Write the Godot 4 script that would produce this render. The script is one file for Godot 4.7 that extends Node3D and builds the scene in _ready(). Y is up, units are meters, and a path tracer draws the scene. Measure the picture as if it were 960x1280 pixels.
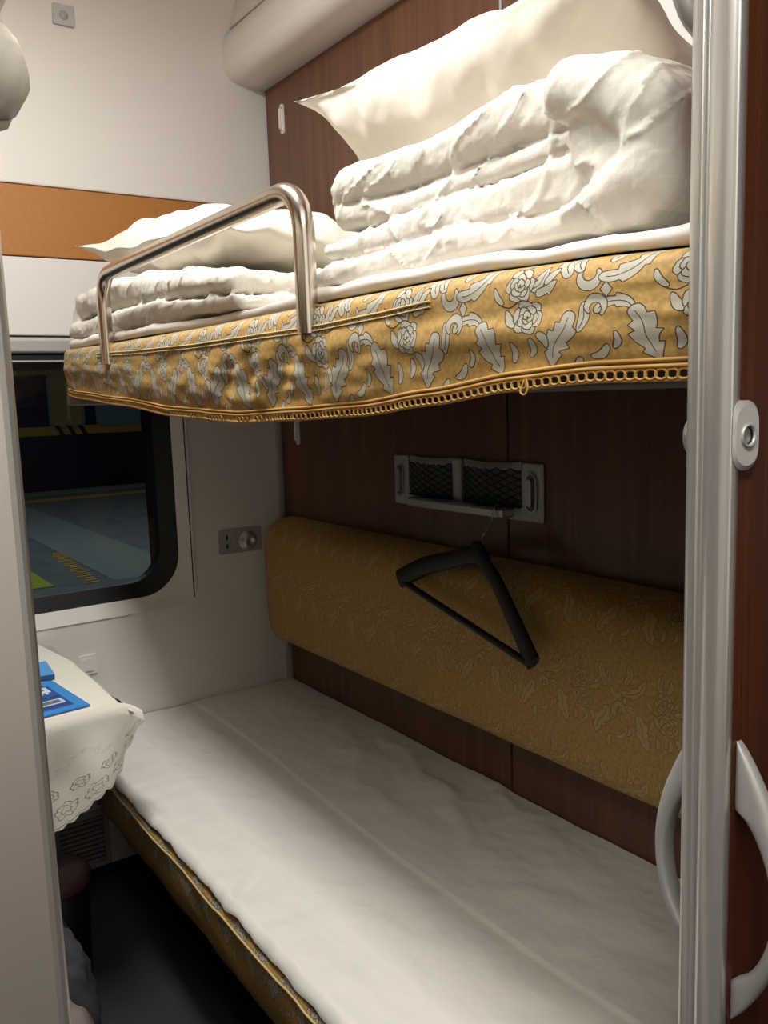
extends Node3D
# Sleeper compartment on a night train. x = 0 is the wood partition behind the berths, z = 0 the window wall,
# y = 0 the floor; the corridor lies beyond z = 2.1.

var M := {}
var taken := {}
var rng := RandomNumberGenerator.new()

func _ready() -> void:
	rng.seed = 7
	set_view()
	make_materials()
	make_lamps()
	make_room()
	make_window()
	make_outside()
	make_door()
	make_lower_berth()
	make_upper_berth()
	make_bedding()
	make_fittings()
	make_table()
	make_floor_things()

# ------------------------------------------------------------------ camera, sky, light
func set_view() -> void:
	var cam := Camera3D.new()
	cam.name = "camera"
	cam.transform = Transform3D(Basis(Vector3(0.82151, -0.03303, 0.56923), Vector3(0.10397, 0.99026, -0.09259), Vector3(-0.56063, 0.13524, 0.81695)), Vector3(-1.2873, 1.3867, 2.4454))
	cam.fov = 61.54
	cam.near = 0.02
	cam.far = 200.0
	add_child(cam)
	cam.current = true
	var env := Environment.new()
	env.background_mode = Environment.BG_SKY
	var sk := Sky.new()
	var pm := ProceduralSkyMaterial.new()
	pm.sky_top_color = Color(0.012, 0.014, 0.022)
	pm.sky_horizon_color = Color(0.03, 0.032, 0.04)
	pm.ground_bottom_color = Color(0.01, 0.01, 0.012)
	pm.ground_horizon_color = Color(0.03, 0.032, 0.04)
	sk.sky_material = pm
	env.sky = sk
	env.ambient_light_source = Environment.AMBIENT_SOURCE_DISABLED
	env.tonemap_mode = Environment.TONE_MAPPER_LINEAR
	env.tonemap_exposure = 1.0
	env.sdfgi_enabled = true
	env.ssao_enabled = true
	env.ssil_enabled = true
	var we := WorldEnvironment.new()
	we.name = "world"
	we.environment = env
	add_child(we)

func area(parent: Node, at: Vector3, size: Vector2, energy: float, col: Color) -> void:
	var l := AreaLight3D.new()
	l.name = "light"
	l.area_size = size
	l.light_energy = energy
	l.light_color = col
	l.shadow_enabled = true
	l.area_range = 40.0
	parent.add_child(l, true)
	l.position = at
	l.rotation = Vector3(-PI / 2, 0, 0)

func make_lamps() -> void:
	# flush ceiling panel of the compartment
	var t := thing("ceiling_lamp", "flat white ceiling lamp panel above the middle of the compartment", "lamp", Vector3(-0.99, 2.56, 1.15))
	var s := st()
	ring(s, rrect(0, 0, 0.32, 0.9, 0.03, 4), rrect(0, 0, 0.26, 0.84, 0.02, 4), -0.02, 0.0, 2)
	mi("housing", s, M.white_plastic, t)
	s = st()
	cbox(s, Vector3(0, -0.008, 0), Vector3(0.26, 0.012, 0.84), 0.002)
	mi("diffuser", s, M.lamp_glow, t)
	area(t, Vector3(0, -0.025, 0), Vector2(0.24, 0.8), 2.75, Color(1.0, 0.995, 0.98))
	# corridor ceiling lamp
	t = thing("corridor_lamp", "long white ceiling lamp panel above the corridor", "lamp", Vector3(-1.55, 2.40, 2.62))
	s = st()
	ring(s, rrect(0, 0, 1.3, 0.24, 0.03, 4), rrect(0, 0, 1.24, 0.18, 0.02, 4), -0.02, 0.0, 2)
	mi("housing", s, M.white_plastic, t)
	s = st()
	cbox(s, Vector3(0, -0.008, 0), Vector3(1.24, 0.012, 0.18), 0.002)
	mi("diffuser", s, M.lamp_glow, t)
	area(t, Vector3(0, -0.025, 0), Vector2(1.2, 0.16), 3.2, Color(1.0, 0.985, 0.95))

# ------------------------------------------------------------------ helpers: nodes
func numbered(n: String) -> String:
	if not taken.has(n):
		taken[n] = 0
		return n
	taken[n] += 1
	return "%s_%03d" % [n, taken[n]]

func tag(o: Node, label: String, category: String, group := "") -> void:
	o.set_meta("label", label)
	o.set_meta("category", category)
	if group != "":
		o.set_meta("group", group)

func thing(n: String, label: String, category: String, at := Vector3.ZERO, group := "") -> Node3D:
	var o := Node3D.new()
	o.name = numbered(n)
	add_child(o)
	o.position = at
	tag(o, label, category, group)
	return o

func setting(n: String, label := "") -> Node3D:
	var o := Node3D.new()
	o.name = n
	add_child(o)
	o.set_meta("kind", "structure")
	if label != "":
		o.set_meta("label", label)
	return o

func copy(o: Node3D, label: String, group := "") -> Node3D:
	var c: Node3D = o.duplicate()
	c.name = numbered(String(o.name))
	add_child(c)
	c.set_meta("label", label)
	if group != "":
		c.set_meta("group", group)
	return c

func mi(n: String, s, mat: Material, parent: Node) -> MeshInstance3D:
	var o := MeshInstance3D.new()
	o.name = n
	if s is SurfaceTool:
		s.generate_normals()
		o.mesh = s.commit()
	else:
		o.mesh = s
	o.material_override = mat
	parent.add_child(o, true)
	return o

# ------------------------------------------------------------------ helpers: shapes (UV in metres)
func st() -> SurfaceTool:
	var s := SurfaceTool.new()
	s.begin(Mesh.PRIMITIVE_TRIANGLES)
	return s

func tri(s: SurfaceTool, a: Vector3, b: Vector3, c: Vector3, ua := Vector2.ZERO, ub := Vector2.ZERO, uc := Vector2.ZERO) -> void:
	s.set_uv(ua); s.add_vertex(a)
	s.set_uv(ub); s.add_vertex(b)
	s.set_uv(uc); s.add_vertex(c)

func face_uv(p: Vector3, n: Vector3) -> Vector2:
	var m := n.abs()
	if m.x >= m.y and m.x >= m.z:
		return Vector2(p.z, -p.y)
	if m.y >= m.z:
		return Vector2(p.x, p.z)
	return Vector2(p.x, -p.y)

func poly_out(s: SurfaceTool, pts: Array, centre: Vector3) -> void:
	# flat convex polygon facing away from centre
	var n: Vector3 = (pts[1] - pts[0]).cross(pts[2] - pts[0])
	var mid := Vector3.ZERO
	for p in pts:
		mid += p
	mid /= pts.size()
	var flip: bool = n.dot(mid - centre) > 0
	for i in range(1, pts.size() - 1):
		var a: Vector3 = pts[0]
		var b: Vector3 = pts[i]
		var c: Vector3 = pts[i + 1]
		if flip:
			var k := b
			b = c
			c = k
		tri(s, a, b, c, face_uv(a, n), face_uv(b, n), face_uv(c, n))

func cbox(s: SurfaceTool, c: Vector3, size: Vector3, bev := 0.002) -> void:
	s.set_smooth_group(-1)
	var h := size / 2
	var b := minf(bev, minf(h.x, minf(h.y, h.z)) * 0.9)
	var v := func(ax: int, sx: int, sy: int, sz: int) -> Vector3:
		var q := Vector3(h.x - b, h.y - b, h.z - b)
		q[ax] = h[ax]
		return c + Vector3(q.x * sx, q.y * sy, q.z * sz)
	for sg in [-1, 1]:
		poly_out(s, [v.call(0, sg, -1, -1), v.call(0, sg, 1, -1), v.call(0, sg, 1, 1), v.call(0, sg, -1, 1)], c)
		poly_out(s, [v.call(1, -1, sg, -1), v.call(1, 1, sg, -1), v.call(1, 1, sg, 1), v.call(1, -1, sg, 1)], c)
		poly_out(s, [v.call(2, -1, -1, sg), v.call(2, 1, -1, sg), v.call(2, 1, 1, sg), v.call(2, -1, 1, sg)], c)
		for sh in [-1, 1]:
			poly_out(s, [v.call(0, sg, sh, -1), v.call(0, sg, sh, 1), v.call(1, sg, sh, 1), v.call(1, sg, sh, -1)], c)
			poly_out(s, [v.call(0, sg, -1, sh), v.call(0, sg, 1, sh), v.call(2, sg, 1, sh), v.call(2, sg, -1, sh)], c)
			poly_out(s, [v.call(1, -1, sg, sh), v.call(1, 1, sg, sh), v.call(2, 1, sg, sh), v.call(2, -1, sg, sh)], c)
			for sj in [-1, 1]:
				poly_out(s, [v.call(0, sg, sh, sj), v.call(1, sg, sh, sj), v.call(2, sg, sh, sj)], c)

func span(s: SurfaceTool, a: Vector3, b: Vector3, bev := 0.002) -> void:
	cbox(s, (a + b) / 2, (b - a).abs(), bev)

func rrect(cx: float, cy: float, w: float, h: float, r: float, n: int) -> PackedVector2Array:
	var out := PackedVector2Array()
	for k in 4:
		var c := Vector2(cx + (w / 2 - r) * [1, -1, -1, 1][k], cy + (h / 2 - r) * [1, 1, -1, -1][k])
		for i in n + 1:
			var a := PI / 2 * k + PI / 2 * i / n
			out.append(c + Vector2(cos(a), sin(a)) * r)
	return out

func lay(p: Vector2, d: float, how: int) -> Vector3:
	# 0: (x,y) along z   1: (z,y) along x   2: (x,z) along y
	if how == 0:
		return Vector3(p.x, p.y, d)
	if how == 1:
		return Vector3(d, p.y, p.x)
	return Vector3(p.x, d, p.y)

func extrude(s: SurfaceTool, poly: PackedVector2Array, d0: float, d1: float, how: int, smooth := false) -> void:
	var n := poly.size()
	s.set_smooth_group(0 if smooth else -1)
	var run := 0.0
	var ccw := not Geometry2D.is_polygon_clockwise(poly)
	var turned := (how != 0)
	for i in n:
		var p := poly[i]
		var q := poly[(i + 1) % n]
		var l := p.distance_to(q)
		var a := lay(p, d0, how)
		var b := lay(q, d0, how)
		var c := lay(q, d1, how)
		var d := lay(p, d1, how)
		var ua := Vector2(d0, run)
		var ub := Vector2(d0, run + l)
		var uc := Vector2(d1, run + l)
		var ud := Vector2(d1, run)
		if ccw != turned:
			tri(s, a, c, b, ua, uc, ub); tri(s, a, d, c, ua, ud, uc)
		else:
			tri(s, a, b, c, ua, ub, uc); tri(s, a, c, d, ua, uc, ud)
		run += l
	s.set_smooth_group(-1)
	var ix := Geometry2D.triangulate_polygon(poly)
	for k in range(0, ix.size(), 3):
		var p0 := poly[ix[k]]
		var p1 := poly[ix[k + 1]]
		var p2 := poly[ix[k + 2]]
		tri(s, lay(p0, d0, how), lay(p1, d0, how), lay(p2, d0, how), p0, p1, p2)
		tri(s, lay(p0, d1, how), lay(p2, d1, how), lay(p1, d1, how), p0, p2, p1)

func ring(s: SurfaceTool, outer: PackedVector2Array, inner: PackedVector2Array, d0: float, d1: float, how: int, d1_in := INF) -> void:
	# frame between two outlines of equal point count; d1_in lets the inner rim lie at another depth than the outer one
	var n := outer.size()
	var e := d1 if d1_in == INF else d1_in
	s.set_smooth_group(-1)
	for i in n:
		var j := (i + 1) % n
		var o0 := lay(outer[i], d0, how)
		var o1 := lay(outer[j], d0, how)
		var p0 := lay(outer[i], d1, how)
		var p1 := lay(outer[j], d1, how)
		var i0 := lay(inner[i], d0, how)
		var i1 := lay(inner[j], d0, how)
		var q0 := lay(inner[i], e, how)
		var q1 := lay(inner[j], e, how)
		for f in [[p0, p1, q1, q0], [o0, i0, i1, o1], [o0, o1, p1, p0], [i0, q0, q1, i1]]:
			tri(s, f[0], f[2], f[1]); tri(s, f[0], f[3], f[2])

func tube(s: SurfaceTool, pts: Array, r, seg := 8, closed := false, flat := 1.0) -> void:
	# round bar along a path; r a number or one per point; flat squeezes its second axis
	s.set_smooth_group(0)
	var n := pts.size()
	var rings := []
	var up := Vector3.ZERO
	var run := 0.0
	for i in n:
		var t: Vector3
		if closed:
			t = pts[(i + 1) % n] - pts[(i + n - 1) % n]
		else:
			t = pts[mini(i + 1, n - 1)] - pts[maxi(i - 1, 0)]
		t = t.normalized()
		if up == Vector3.ZERO:
			up = Vector3.UP if absf(t.y) < 0.9 else Vector3.RIGHT
		var side := t.cross(up).normalized()
		up = side.cross(t).normalized()
		var rr: float = r[i] if r is Array or r is PackedFloat32Array else r
		var c := []
		for k in seg + 1:
			var a := TAU * k / seg
			c.append(pts[i] + (side * cos(a) + up * sin(a) * flat) * rr)
		if i > 0:
			run += pts[i].distance_to(pts[i - 1])
		rings.append([c, run])
	var last := n if closed else n - 1
	for i in last:
		var A: Array = rings[i][0]
		var B: Array = rings[(i + 1) % n][0]
		for k in seg:
			tri(s, A[k], B[k], B[k + 1]); tri(s, A[k], B[k + 1], A[k + 1])
	if not closed:
		s.set_smooth_group(-1)
		for e in [0, n - 1]:
			var c: Array = rings[e][0]
			for k in seg:
				if e == 0:
					tri(s, pts[e], c[k], c[k + 1])
				else:
					tri(s, pts[e], c[k + 1], c[k])

func lathe(s: SurfaceTool, prof: Array, seg: int, xf: Transform3D, smooth := true) -> void:
	s.set_smooth_group(0 if smooth else -1)
	for i in prof.size() - 1:
		var a: Vector2 = prof[i]
		var b: Vector2 = prof[i + 1]
		for k in seg:
			var c0 := Vector2(cos(TAU * k / seg), sin(TAU * k / seg))
			var c1 := Vector2(cos(TAU * (k + 1) / seg), sin(TAU * (k + 1) / seg))
			var p0 := xf * Vector3(a.x * c0.x, a.y, a.x * c0.y)
			var p1 := xf * Vector3(a.x * c1.x, a.y, a.x * c1.y)
			var p2 := xf * Vector3(b.x * c1.x, b.y, b.x * c1.y)
			var p3 := xf * Vector3(b.x * c0.x, b.y, b.x * c0.y)
			if a.x > 0:
				tri(s, p0, p1, p2)
			if b.x > 0:
				tri(s, p0, p2, p3)

func grid(s: SurfaceTool, nu: int, nv: int, f: Callable, uvs := Vector2.ONE) -> void:
	s.set_smooth_group(0)
	var P := []
	for i in nu + 1:
		var row := PackedVector3Array()
		for j in nv + 1:
			row.append(f.call(float(i) / nu, float(j) / nv))
		P.append(row)
	for i in nu:
		for j in nv:
			var u0 := Vector2(float(i) / nu, float(j) / nv) * uvs
			var u2 := Vector2(float(i + 1) / nu, float(j + 1) / nv) * uvs
			var u1 := Vector2(u2.x, u0.y)
			var u3 := Vector2(u0.x, u2.y)
			tri(s, P[i][j], P[i + 1][j + 1], P[i + 1][j], u0, u2, u1)
			tri(s, P[i][j], P[i][j + 1], P[i + 1][j + 1], u0, u3, u2)

func bend(pts: Array, rad: float, n := 6) -> Array:
	# round the inner corners of a path
	var out := [pts[0]]
	for i in range(1, pts.size() - 1):
		var a: Vector3 = pts[i - 1]
		var b: Vector3 = pts[i]
		var c: Vector3 = pts[i + 1]
		var r := minf(rad, minf(a.distance_to(b), b.distance_to(c)) * 0.49)
		var p := b + (a - b).normalized() * r
		var q := b + (c - b).normalized() * r
		for k in n + 1:
			var t := float(k) / n
			out.append(p.lerp(b, t).lerp(b.lerp(q, t), t))
	out.append(pts[-1])
	return out

func along(table: Array, t: float) -> float:
	# smooth look-up in a list of [t, value]
	if t <= table[0][0]:
		return table[0][1]
	for i in table.size() - 1:
		if t <= table[i + 1][0]:
			var f: float = (t - table[i][0]) / (table[i + 1][0] - table[i][0])
			f = f * f * (3 - 2 * f) * 0.5 + f * 0.5
			return lerpf(table[i][1], table[i + 1][1], f)
	return table[-1][1]

func noise(seed_: int, freq: float, octaves := 3, kind := FastNoiseLite.TYPE_SIMPLEX_SMOOTH) -> FastNoiseLite:
	var n := FastNoiseLite.new()
	n.seed = seed_
	n.frequency = freq
	n.noise_type = kind
	n.fractal_type = FastNoiseLite.FRACTAL_FBM
	n.fractal_octaves = octaves
	return n

# surface nets of a field given on a grid (index ix + nx * (iy + ny * iz))
func nets(o: Vector3, cell: float, nx: int, ny: int, nz: int, F: PackedFloat32Array) -> ArrayMesh:
	var idx := PackedInt32Array()
	idx.resize(nx * ny * nz)
	idx.fill(-1)
	var V := PackedVector3Array()
	var N := PackedVector3Array()
	var I := PackedInt32Array()
	var sy := nx
	var sz := nx * ny
	for z in nz - 1:
		for y in ny - 1:
			var base := sy * y + sz * z
			for x in nx - 1:
				var c := base + x
				var f0 := F[c]
				var f1 := F[c + 1]
				var f2 := F[c + sy]
				var f3 := F[c + sy + 1]
				var f4 := F[c + sz]
				var f5 := F[c + sz + 1]
				var f6 := F[c + sz + sy]
				var f7 := F[c + sz + sy + 1]
				var s0 := f0 < 0
				if (f1 < 0) == s0 and (f2 < 0) == s0 and (f3 < 0) == s0 and (f4 < 0) == s0 and (f5 < 0) == s0 and (f6 < 0) == s0 and (f7 < 0) == s0:
					continue
				var p := Vector3.ZERO
				var k := 0
				var cf := [f0, f1, f2, f3, f4, f5, f6, f7]
				for e in [[0, 1], [2, 3], [4, 5], [6, 7], [0, 2], [1, 3], [4, 6], [5, 7], [0, 4], [1, 5], [2, 6], [3, 7]]:
					var a: float = cf[e[0]]
					var b: float = cf[e[1]]
					if (a < 0) != (b < 0):
						var t := a / (a - b)
						var pa := Vector3(e[0] & 1, (e[0] >> 1) & 1, e[0] >> 2)
						var pb := Vector3(e[1] & 1, (e[1] >> 1) & 1, e[1] >> 2)
						p += pa.lerp(pb, t)
						k += 1
				idx[c] = V.size()
				V.append(o + (Vector3(x, y, z) + p / k) * cell)
				N.append(Vector3(f1 + f3 + f5 + f7 - f0 - f2 - f4 - f6, f2 + f3 + f6 + f7 - f0 - f1 - f4 - f5, f4 + f5 + f6 + f7 - f0 - f1 - f2 - f3).normalized())
	for z in range(1, nz - 1):
		for y in range(1, ny - 1):
			for x in range(1, nx - 1):
				var c := x + sy * y + sz * z
				var ins := F[c] < 0
				for ax in 3:
					var stp: int = [1, sy, sz][ax]
					if (F[c + stp] < 0) == ins:
						continue
					var u: int = [sy, sz, 1][ax]
					var v: int = [sz, 1, sy][ax]
					var a := idx[c - u - v]
					var b := idx[c - v]
					var d := idx[c]
					var e := idx[c - u]
					if a < 0 or b < 0 or d < 0 or e < 0:
						continue
					if ins:
						I.append_array([a, d, b, a, e, d])
					else:
						I.append_array([a, b, d, a, d, e])
	var arr := []
	arr.resize(Mesh.ARRAY_MAX)
	arr[Mesh.ARRAY_VERTEX] = V
	arr[Mesh.ARRAY_NORMAL] = N
	arr[Mesh.ARRAY_INDEX] = I
	var m := ArrayMesh.new()
	m.add_surface_from_arrays(Mesh.PRIMITIVE_TRIANGLES, arr)
	return m

# ------------------------------------------------------------------ materials
func mat(col: Color, rough := 0.6, metal := 0.0) -> StandardMaterial3D:
	var m := StandardMaterial3D.new()
	m.albedo_color = col
	m.roughness = rough
	m.metallic = metal
	return m

func tex(img: Image) -> ImageTexture:
	img.generate_mipmaps()
	return ImageTexture.create_from_image(img)

func grain(c0: Color, c1: Color, seed_: int, fx: float, fy: float) -> ImageTexture:
	# wood-like print: streaks running along v
	var w := 256
	var img := Image.create(w, w, false, Image.FORMAT_RGB8)
	var a := noise(seed_, 1.0, 4)
	var b := noise(seed_ + 1, 1.0, 2)
	for y in w:
		for x in w:
			var t := TAU * x / w
			var v := float(y) / w
			var vv := minf(v, 1 - v)
			var n := a.get_noise_3d(cos(t) * fx, sin(t) * fx, vv * fy) * 0.7 + b.get_noise_3d(cos(t) * fx * 5, sin(t) * fx * 5, vv * fy * 2.5) * 0.45
			img.set_pixel(x, y, c0.lerp(c1, clampf(0.5 + n, 0, 1)))
	return tex(img)

func speckle(c0: Color, c1: Color, seed_: int, freq: float) -> ImageTexture:
	var n := noise(seed_, freq, 3)
	var g := n.get_seamless_image(256, 256)
	g.convert(Image.FORMAT_L8)
	var img := Image.create(256, 256, false, Image.FORMAT_RGB8)
	for y in 256:
		for x in 256:
			img.set_pixel(x, y, c0.lerp(c1, g.get_pixel(x, y).r))
	return tex(img)

func heights(seed_: int, freq: float, ridged := false) -> ImageTexture:
	var n := noise(seed_, freq, 4)
	if ridged:
		n.fractal_type = FastNoiseLite.FRACTAL_RIDGED
	n.domain_warp_enabled = true
	n.domain_warp_amplitude = 18.0
	n.domain_warp_frequency = freq
	return tex(n.get_seamless_image(256, 256))

# --- the brocade print: roses, scrolls and acanthus leaves, drawn once as a mask
const TILE := 0.19
const PX := 640
var mask := PackedByteArray()

func to_px(p: Vector2) -> Vector2:
	return Vector2(p.x / TILE, 1.0 - p.y / TILE) * PX

func dab(c: Vector2, r: float, v: int) -> void:
	var x0 := floori(c.x - r)
	var x1 := ceili(c.x + r)
	for y in range(floori(c.y - r), ceili(c.y + r) + 1):
		for x in range(x0, x1 + 1):
			if (Vector2(x, y) - c).length_squared() <= r * r:
				mask[posmod(y, PX) * PX + posmod(x, PX)] = v

func stroke(pts: Array, r: float, v: int) -> void:
	for i in pts.size() - 1:
		var a := to_px(pts[i])
		var b := to_px(pts[i + 1])
		var n := maxi(1, int(a.distance_to(b) / maxf(1.0, r * 0.6)))
		for k in n + 1:
			dab(a.lerp(b, float(k) / n), r, v)

func fill(pts: Array, v: int) -> void:
	var q := PackedVector2Array()
	var lo := INF
	var hi := -INF
	for p in pts:
		var c := to_px(p)
		q.append(c)
		lo = minf(lo, c.y)
		hi = maxf(hi, c.y)
	for y in range(floori(lo), ceili(hi) + 1):
		var xs := []
		for i in q.size():
			var a := q[i]
			var b := q[(i + 1) % q.size()]
			if (a.y <= y) != (b.y <= y):
				xs.append(a.x + (b.x - a.x) * (y - a.y) / (b.y - a.y))
		xs.sort()
		for k in range(0, xs.size() - 1, 2):
			for x in range(ceili(xs[k]), floori(xs[k + 1]) + 1):
				mask[posmod(y, PX) * PX + posmod(x, PX)] = v

func petal(pts: Array) -> void:
	var loop := pts.duplicate()
	loop.append(pts[0])
	stroke(loop, 4.0, 2)
	fill(pts, 1)

func curve(pts: Array, n := 24) -> Array:
	var c := Curve2D.new()
	for i in pts.size():
		var t: Vector2 = (pts[mini(i + 1, pts.size() - 1)] - pts[maxi(i - 1, 0)]) / 6.0
		c.add_point(pts[i], -t, t)
	var out := []
	var l := c.get_baked_length()
	for k in n + 1:
		out.append(c.sample_baked(l * k / n, true))
	return out

func leaf(pts: Array, w: float, lobes: float) -> void:
	var c := curve(pts, 30)
	var a := []
	var b := []
	for i in c.size():
		var t := float(i) / (c.size() - 1)
		var d: Vector2 = (c[mini(i + 1, c.size() - 1)] - c[maxi(i - 1, 0)]).normalized()
		var nn := Vector2(-d.y, d.x)
		var ww := w * pow(sin(PI * pow(t, 0.85)), 0.7) * (0.62 + 0.38 * (1.0 - fposmod(t * lobes, 1.0)) * (1.6 if lobes > 0 else 1.0)) + 0.0004
		a.append(c[i] + nn * ww)
		b.append(c[i] - nn * ww * 0.9)
	b.reverse()
	petal(a + b)
	if w > 0.005:
		stroke(c.slice(4, 26), 1.6, 2)

func scroll(c: Vector2, r: float, a0: float, a1: float, w: float) -> void:
	var out := []
	var inn := []
	for k in 21:
		var t := k / 20.0
		var a := lerpf(a0, a1, t)
		var rr := r * (1.0 - 0.25 * t)
		var ww := w * (0.35 + sin(PI * t))
		out.append(c + Vector2(cos(a), sin(a)) * (rr + ww / 2))
		inn.append(c + Vector2(cos(a), sin(a)) * (rr - ww / 2))
	inn.reverse()
	petal(out + inn)

func rose(c: Vector2, r: float, turn: float) -> void:
	for layer in [[6, 0.62, 0.46], [5, 0.4, 0.34], [3, 0.16, 0.24]]:
		for k in layer[0]:
			var a: float = turn + TAU * k / layer[0] + layer[0]
			var m: Vector2 = c + Vector2(cos(a), sin(a)) * r * layer[1]
			var pts := []
			for i in 14:
				var b := TAU * i / 14
				var rr: float = r * layer[2] * (1.0 + 0.12 * sin(3 * b + k))
				pts.append(m + Vector2(cos(b), sin(b)) * rr)
			petal(pts)
	dab(to_px(c), 5, 2)

func draw_brocade() -> void:
	mask.resize(PX * PX)
	var c := Vector2(0.125, 0.0)
	var v := func(x: float, y: float) -> Vector2: return c + Vector2(x, y)
	# scroll column
	leaf([v.call(-0.028, 0.07), v.call(-0.034, 0.052), v.call(-0.05, 0.034), v.call(-0.056, 0.012)], 0.0135, 4)
	leaf([v.call(-0.013, 0.078), v.call(-0.012, 0.062), v.call(-0.018, 0.046)], 0.0055, 0)
	leaf([v.call(0.0, 0.066), v.call(0.014, 0.076), v.call(0.034, 0.075), v.call(0.046, 0.062)], 0.006, 2)
	leaf([v.call(0.04, 0.07), v.call(0.05, 0.052), v.call(0.053, 0.035), v.call(0.064, 0.012)], 0.0145, 4)
	scroll(v.call(0.0, 0.072), 0.011, -0.9, 3.9, 0.0065)
	petal([v.call(0.013, 0.082), v.call(0.019, 0.09), v.call(0.013, 0.098), v.call(0.007, 0.09)])
	scroll(v.call(-0.006, 0.106), 0.0125, 2.4, 7.0, 0.0075)
	leaf([v.call(-0.016, 0.112), v.call(-0.026, 0.126), v.call(-0.024, 0.142)], 0.006, 0)
	leaf([v.call(-0.03, 0.108), v.call(-0.04, 0.126), v.call(-0.044, 0.148)], 0.009, 3)
	leaf([v.call(0.004, 0.104), v.call(0.024, 0.104), v.call(0.046, 0.116), v.call(0.058, 0.14)], 0.0085, 3)
	leaf([v.call(0.012, 0.12), v.call(0.022, 0.136), v.call(0.018, 0.158)], 0.007, 2)
	leaf([v.call(0.012, 0.03), v.call(0.004, 0.02), v.call(-0.008, 0.018)], 0.004, 0)
	leaf([v.call(0.018, 0.026), v.call(0.024, 0.034), v.call(0.022, 0.044)], 0.003, 0)
	leaf([v.call(0.082, 0.022), v.call(0.086, 0.032), v.call(0.083, 0.044)], 0.004, 0)
	leaf([v.call(-0.02, 0.018), v.call(-0.026, 0.006), v.call(-0.022, -0.008)], 0.0045, 0)
	# rose column
	stroke(curve([v.call(-0.122, 0.088), v.call(-0.108, 0.083), v.call(-0.092, 0.09)]), 3.0, 2)
	leaf([v.call(-0.116, 0.088), v.call(-0.124, 0.096), v.call(-0.128, 0.106)], 0.003, 0)
	leaf([v.call(-0.098, 0.062), v.call(-0.106, 0.068), v.call(-0.112, 0.08)], 0.0045, 0)
	leaf([v.call(-0.078, 0.1), v.call(-0.066, 0.106), v.call(-0.06, 0.122)], 0.0065, 2)
	leaf([v.call(-0.072, 0.094), v.call(-0.058, 0.098), v.call(-0.046, 0.106)], 0.005, 2)
	leaf([v.call(-0.06, 0.104), v.call(-0.05, 0.114), v.call(-0.044, 0.118)], 0.0035, 0)
	leaf([v.call(-0.07, 0.05), v.call(-0.062, 0.044), v.call(-0.06, 0.034)], 0.0045, 0)
	leaf([v.call(-0.08, 0.046), v.call(-0.078, 0.034), v.call(-0.084, 0.026)], 0.004, 0)
	leaf([v.call(-0.1, 0.125), v.call(-0.104, 0.14), v.call(-0.098, 0.156)], 0.006, 2)
	leaf([v.call(-0.088, 0.126), v.call(-0.08, 0.138), v.call(-0.082, 0.15)], 0.0045, 0)
	rose(v.call(-0.093, 0.106), 0.0175, 0.3)
	rose(v.call(-0.083, 0.07), 0.018, 1.1)

func brocade(base: Color, leaf_c: Color, line_c: Color, rough: float, relief: float) -> StandardMaterial3D:
	var img := Image.create(PX, PX, false, Image.FORMAT_RGB8)
	var hgt := Image.create(PX, PX, false, Image.FORMAT_L8)
	var n := noise(31, 0.03, 3)
	var tone := n.get_seamless_image(PX, PX)
	for y in PX:
		for x in PX:
			var k := mask[y * PX + x]
			var wv := 0.93 + 0.07 * float((x + y * 2) % 5 < 3) + rng.randf_range(-0.05, 0.05)
			var t := 0.88 + 0.24 * tone.get_pixel(x, y).r
			var col: Color = [base, leaf_c, line_c][k]
			if k == 0:
				wv *= t
			img.set_pixel(x, y, Color(col.r * wv, col.g * wv, col.b * wv))
			hgt.set_pixel(x, y, Color.WHITE * ([0.45, 0.85, 0.1][k] + 0.1 * float((x + y * 2) % 5 < 3)))
	var m := mat(Color.WHITE, rough)
	m.albedo_texture = tex(img)
	m.heightmap_enabled = true
	m.heightmap_texture = tex(hgt)
	m.heightmap_scale = relief
	m.uv1_scale = Vector3(1 / TILE, 1 / TILE, 1)
	return m

func cloth(col: Color, seed_: int, per_m: float, relief: float) -> StandardMaterial3D:
	var m := mat(col, 0.85)
	m.heightmap_enabled = true
	m.heightmap_texture = heights(seed_, 0.012, false)
	m.heightmap_scale = relief
	m.uv1_triplanar = true
	m.uv1_scale = Vector3.ONE * per_m
	return m

func check_weave() -> ImageTexture:
	# satin quilt cover woven in faint squares
	var img := Image.create(512, 512, false, Image.FORMAT_RGB8)
	img.fill(Color(0.97, 0.97, 0.97))
	for k in 16:
		img.fill_rect(Rect2i(k * 32, 0, 3, 512), Color(0.995, 0.995, 0.99))
		img.fill_rect(Rect2i(0, k * 32, 512, 3), Color(0.995, 0.995, 0.99))
	return tex(img)

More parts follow.
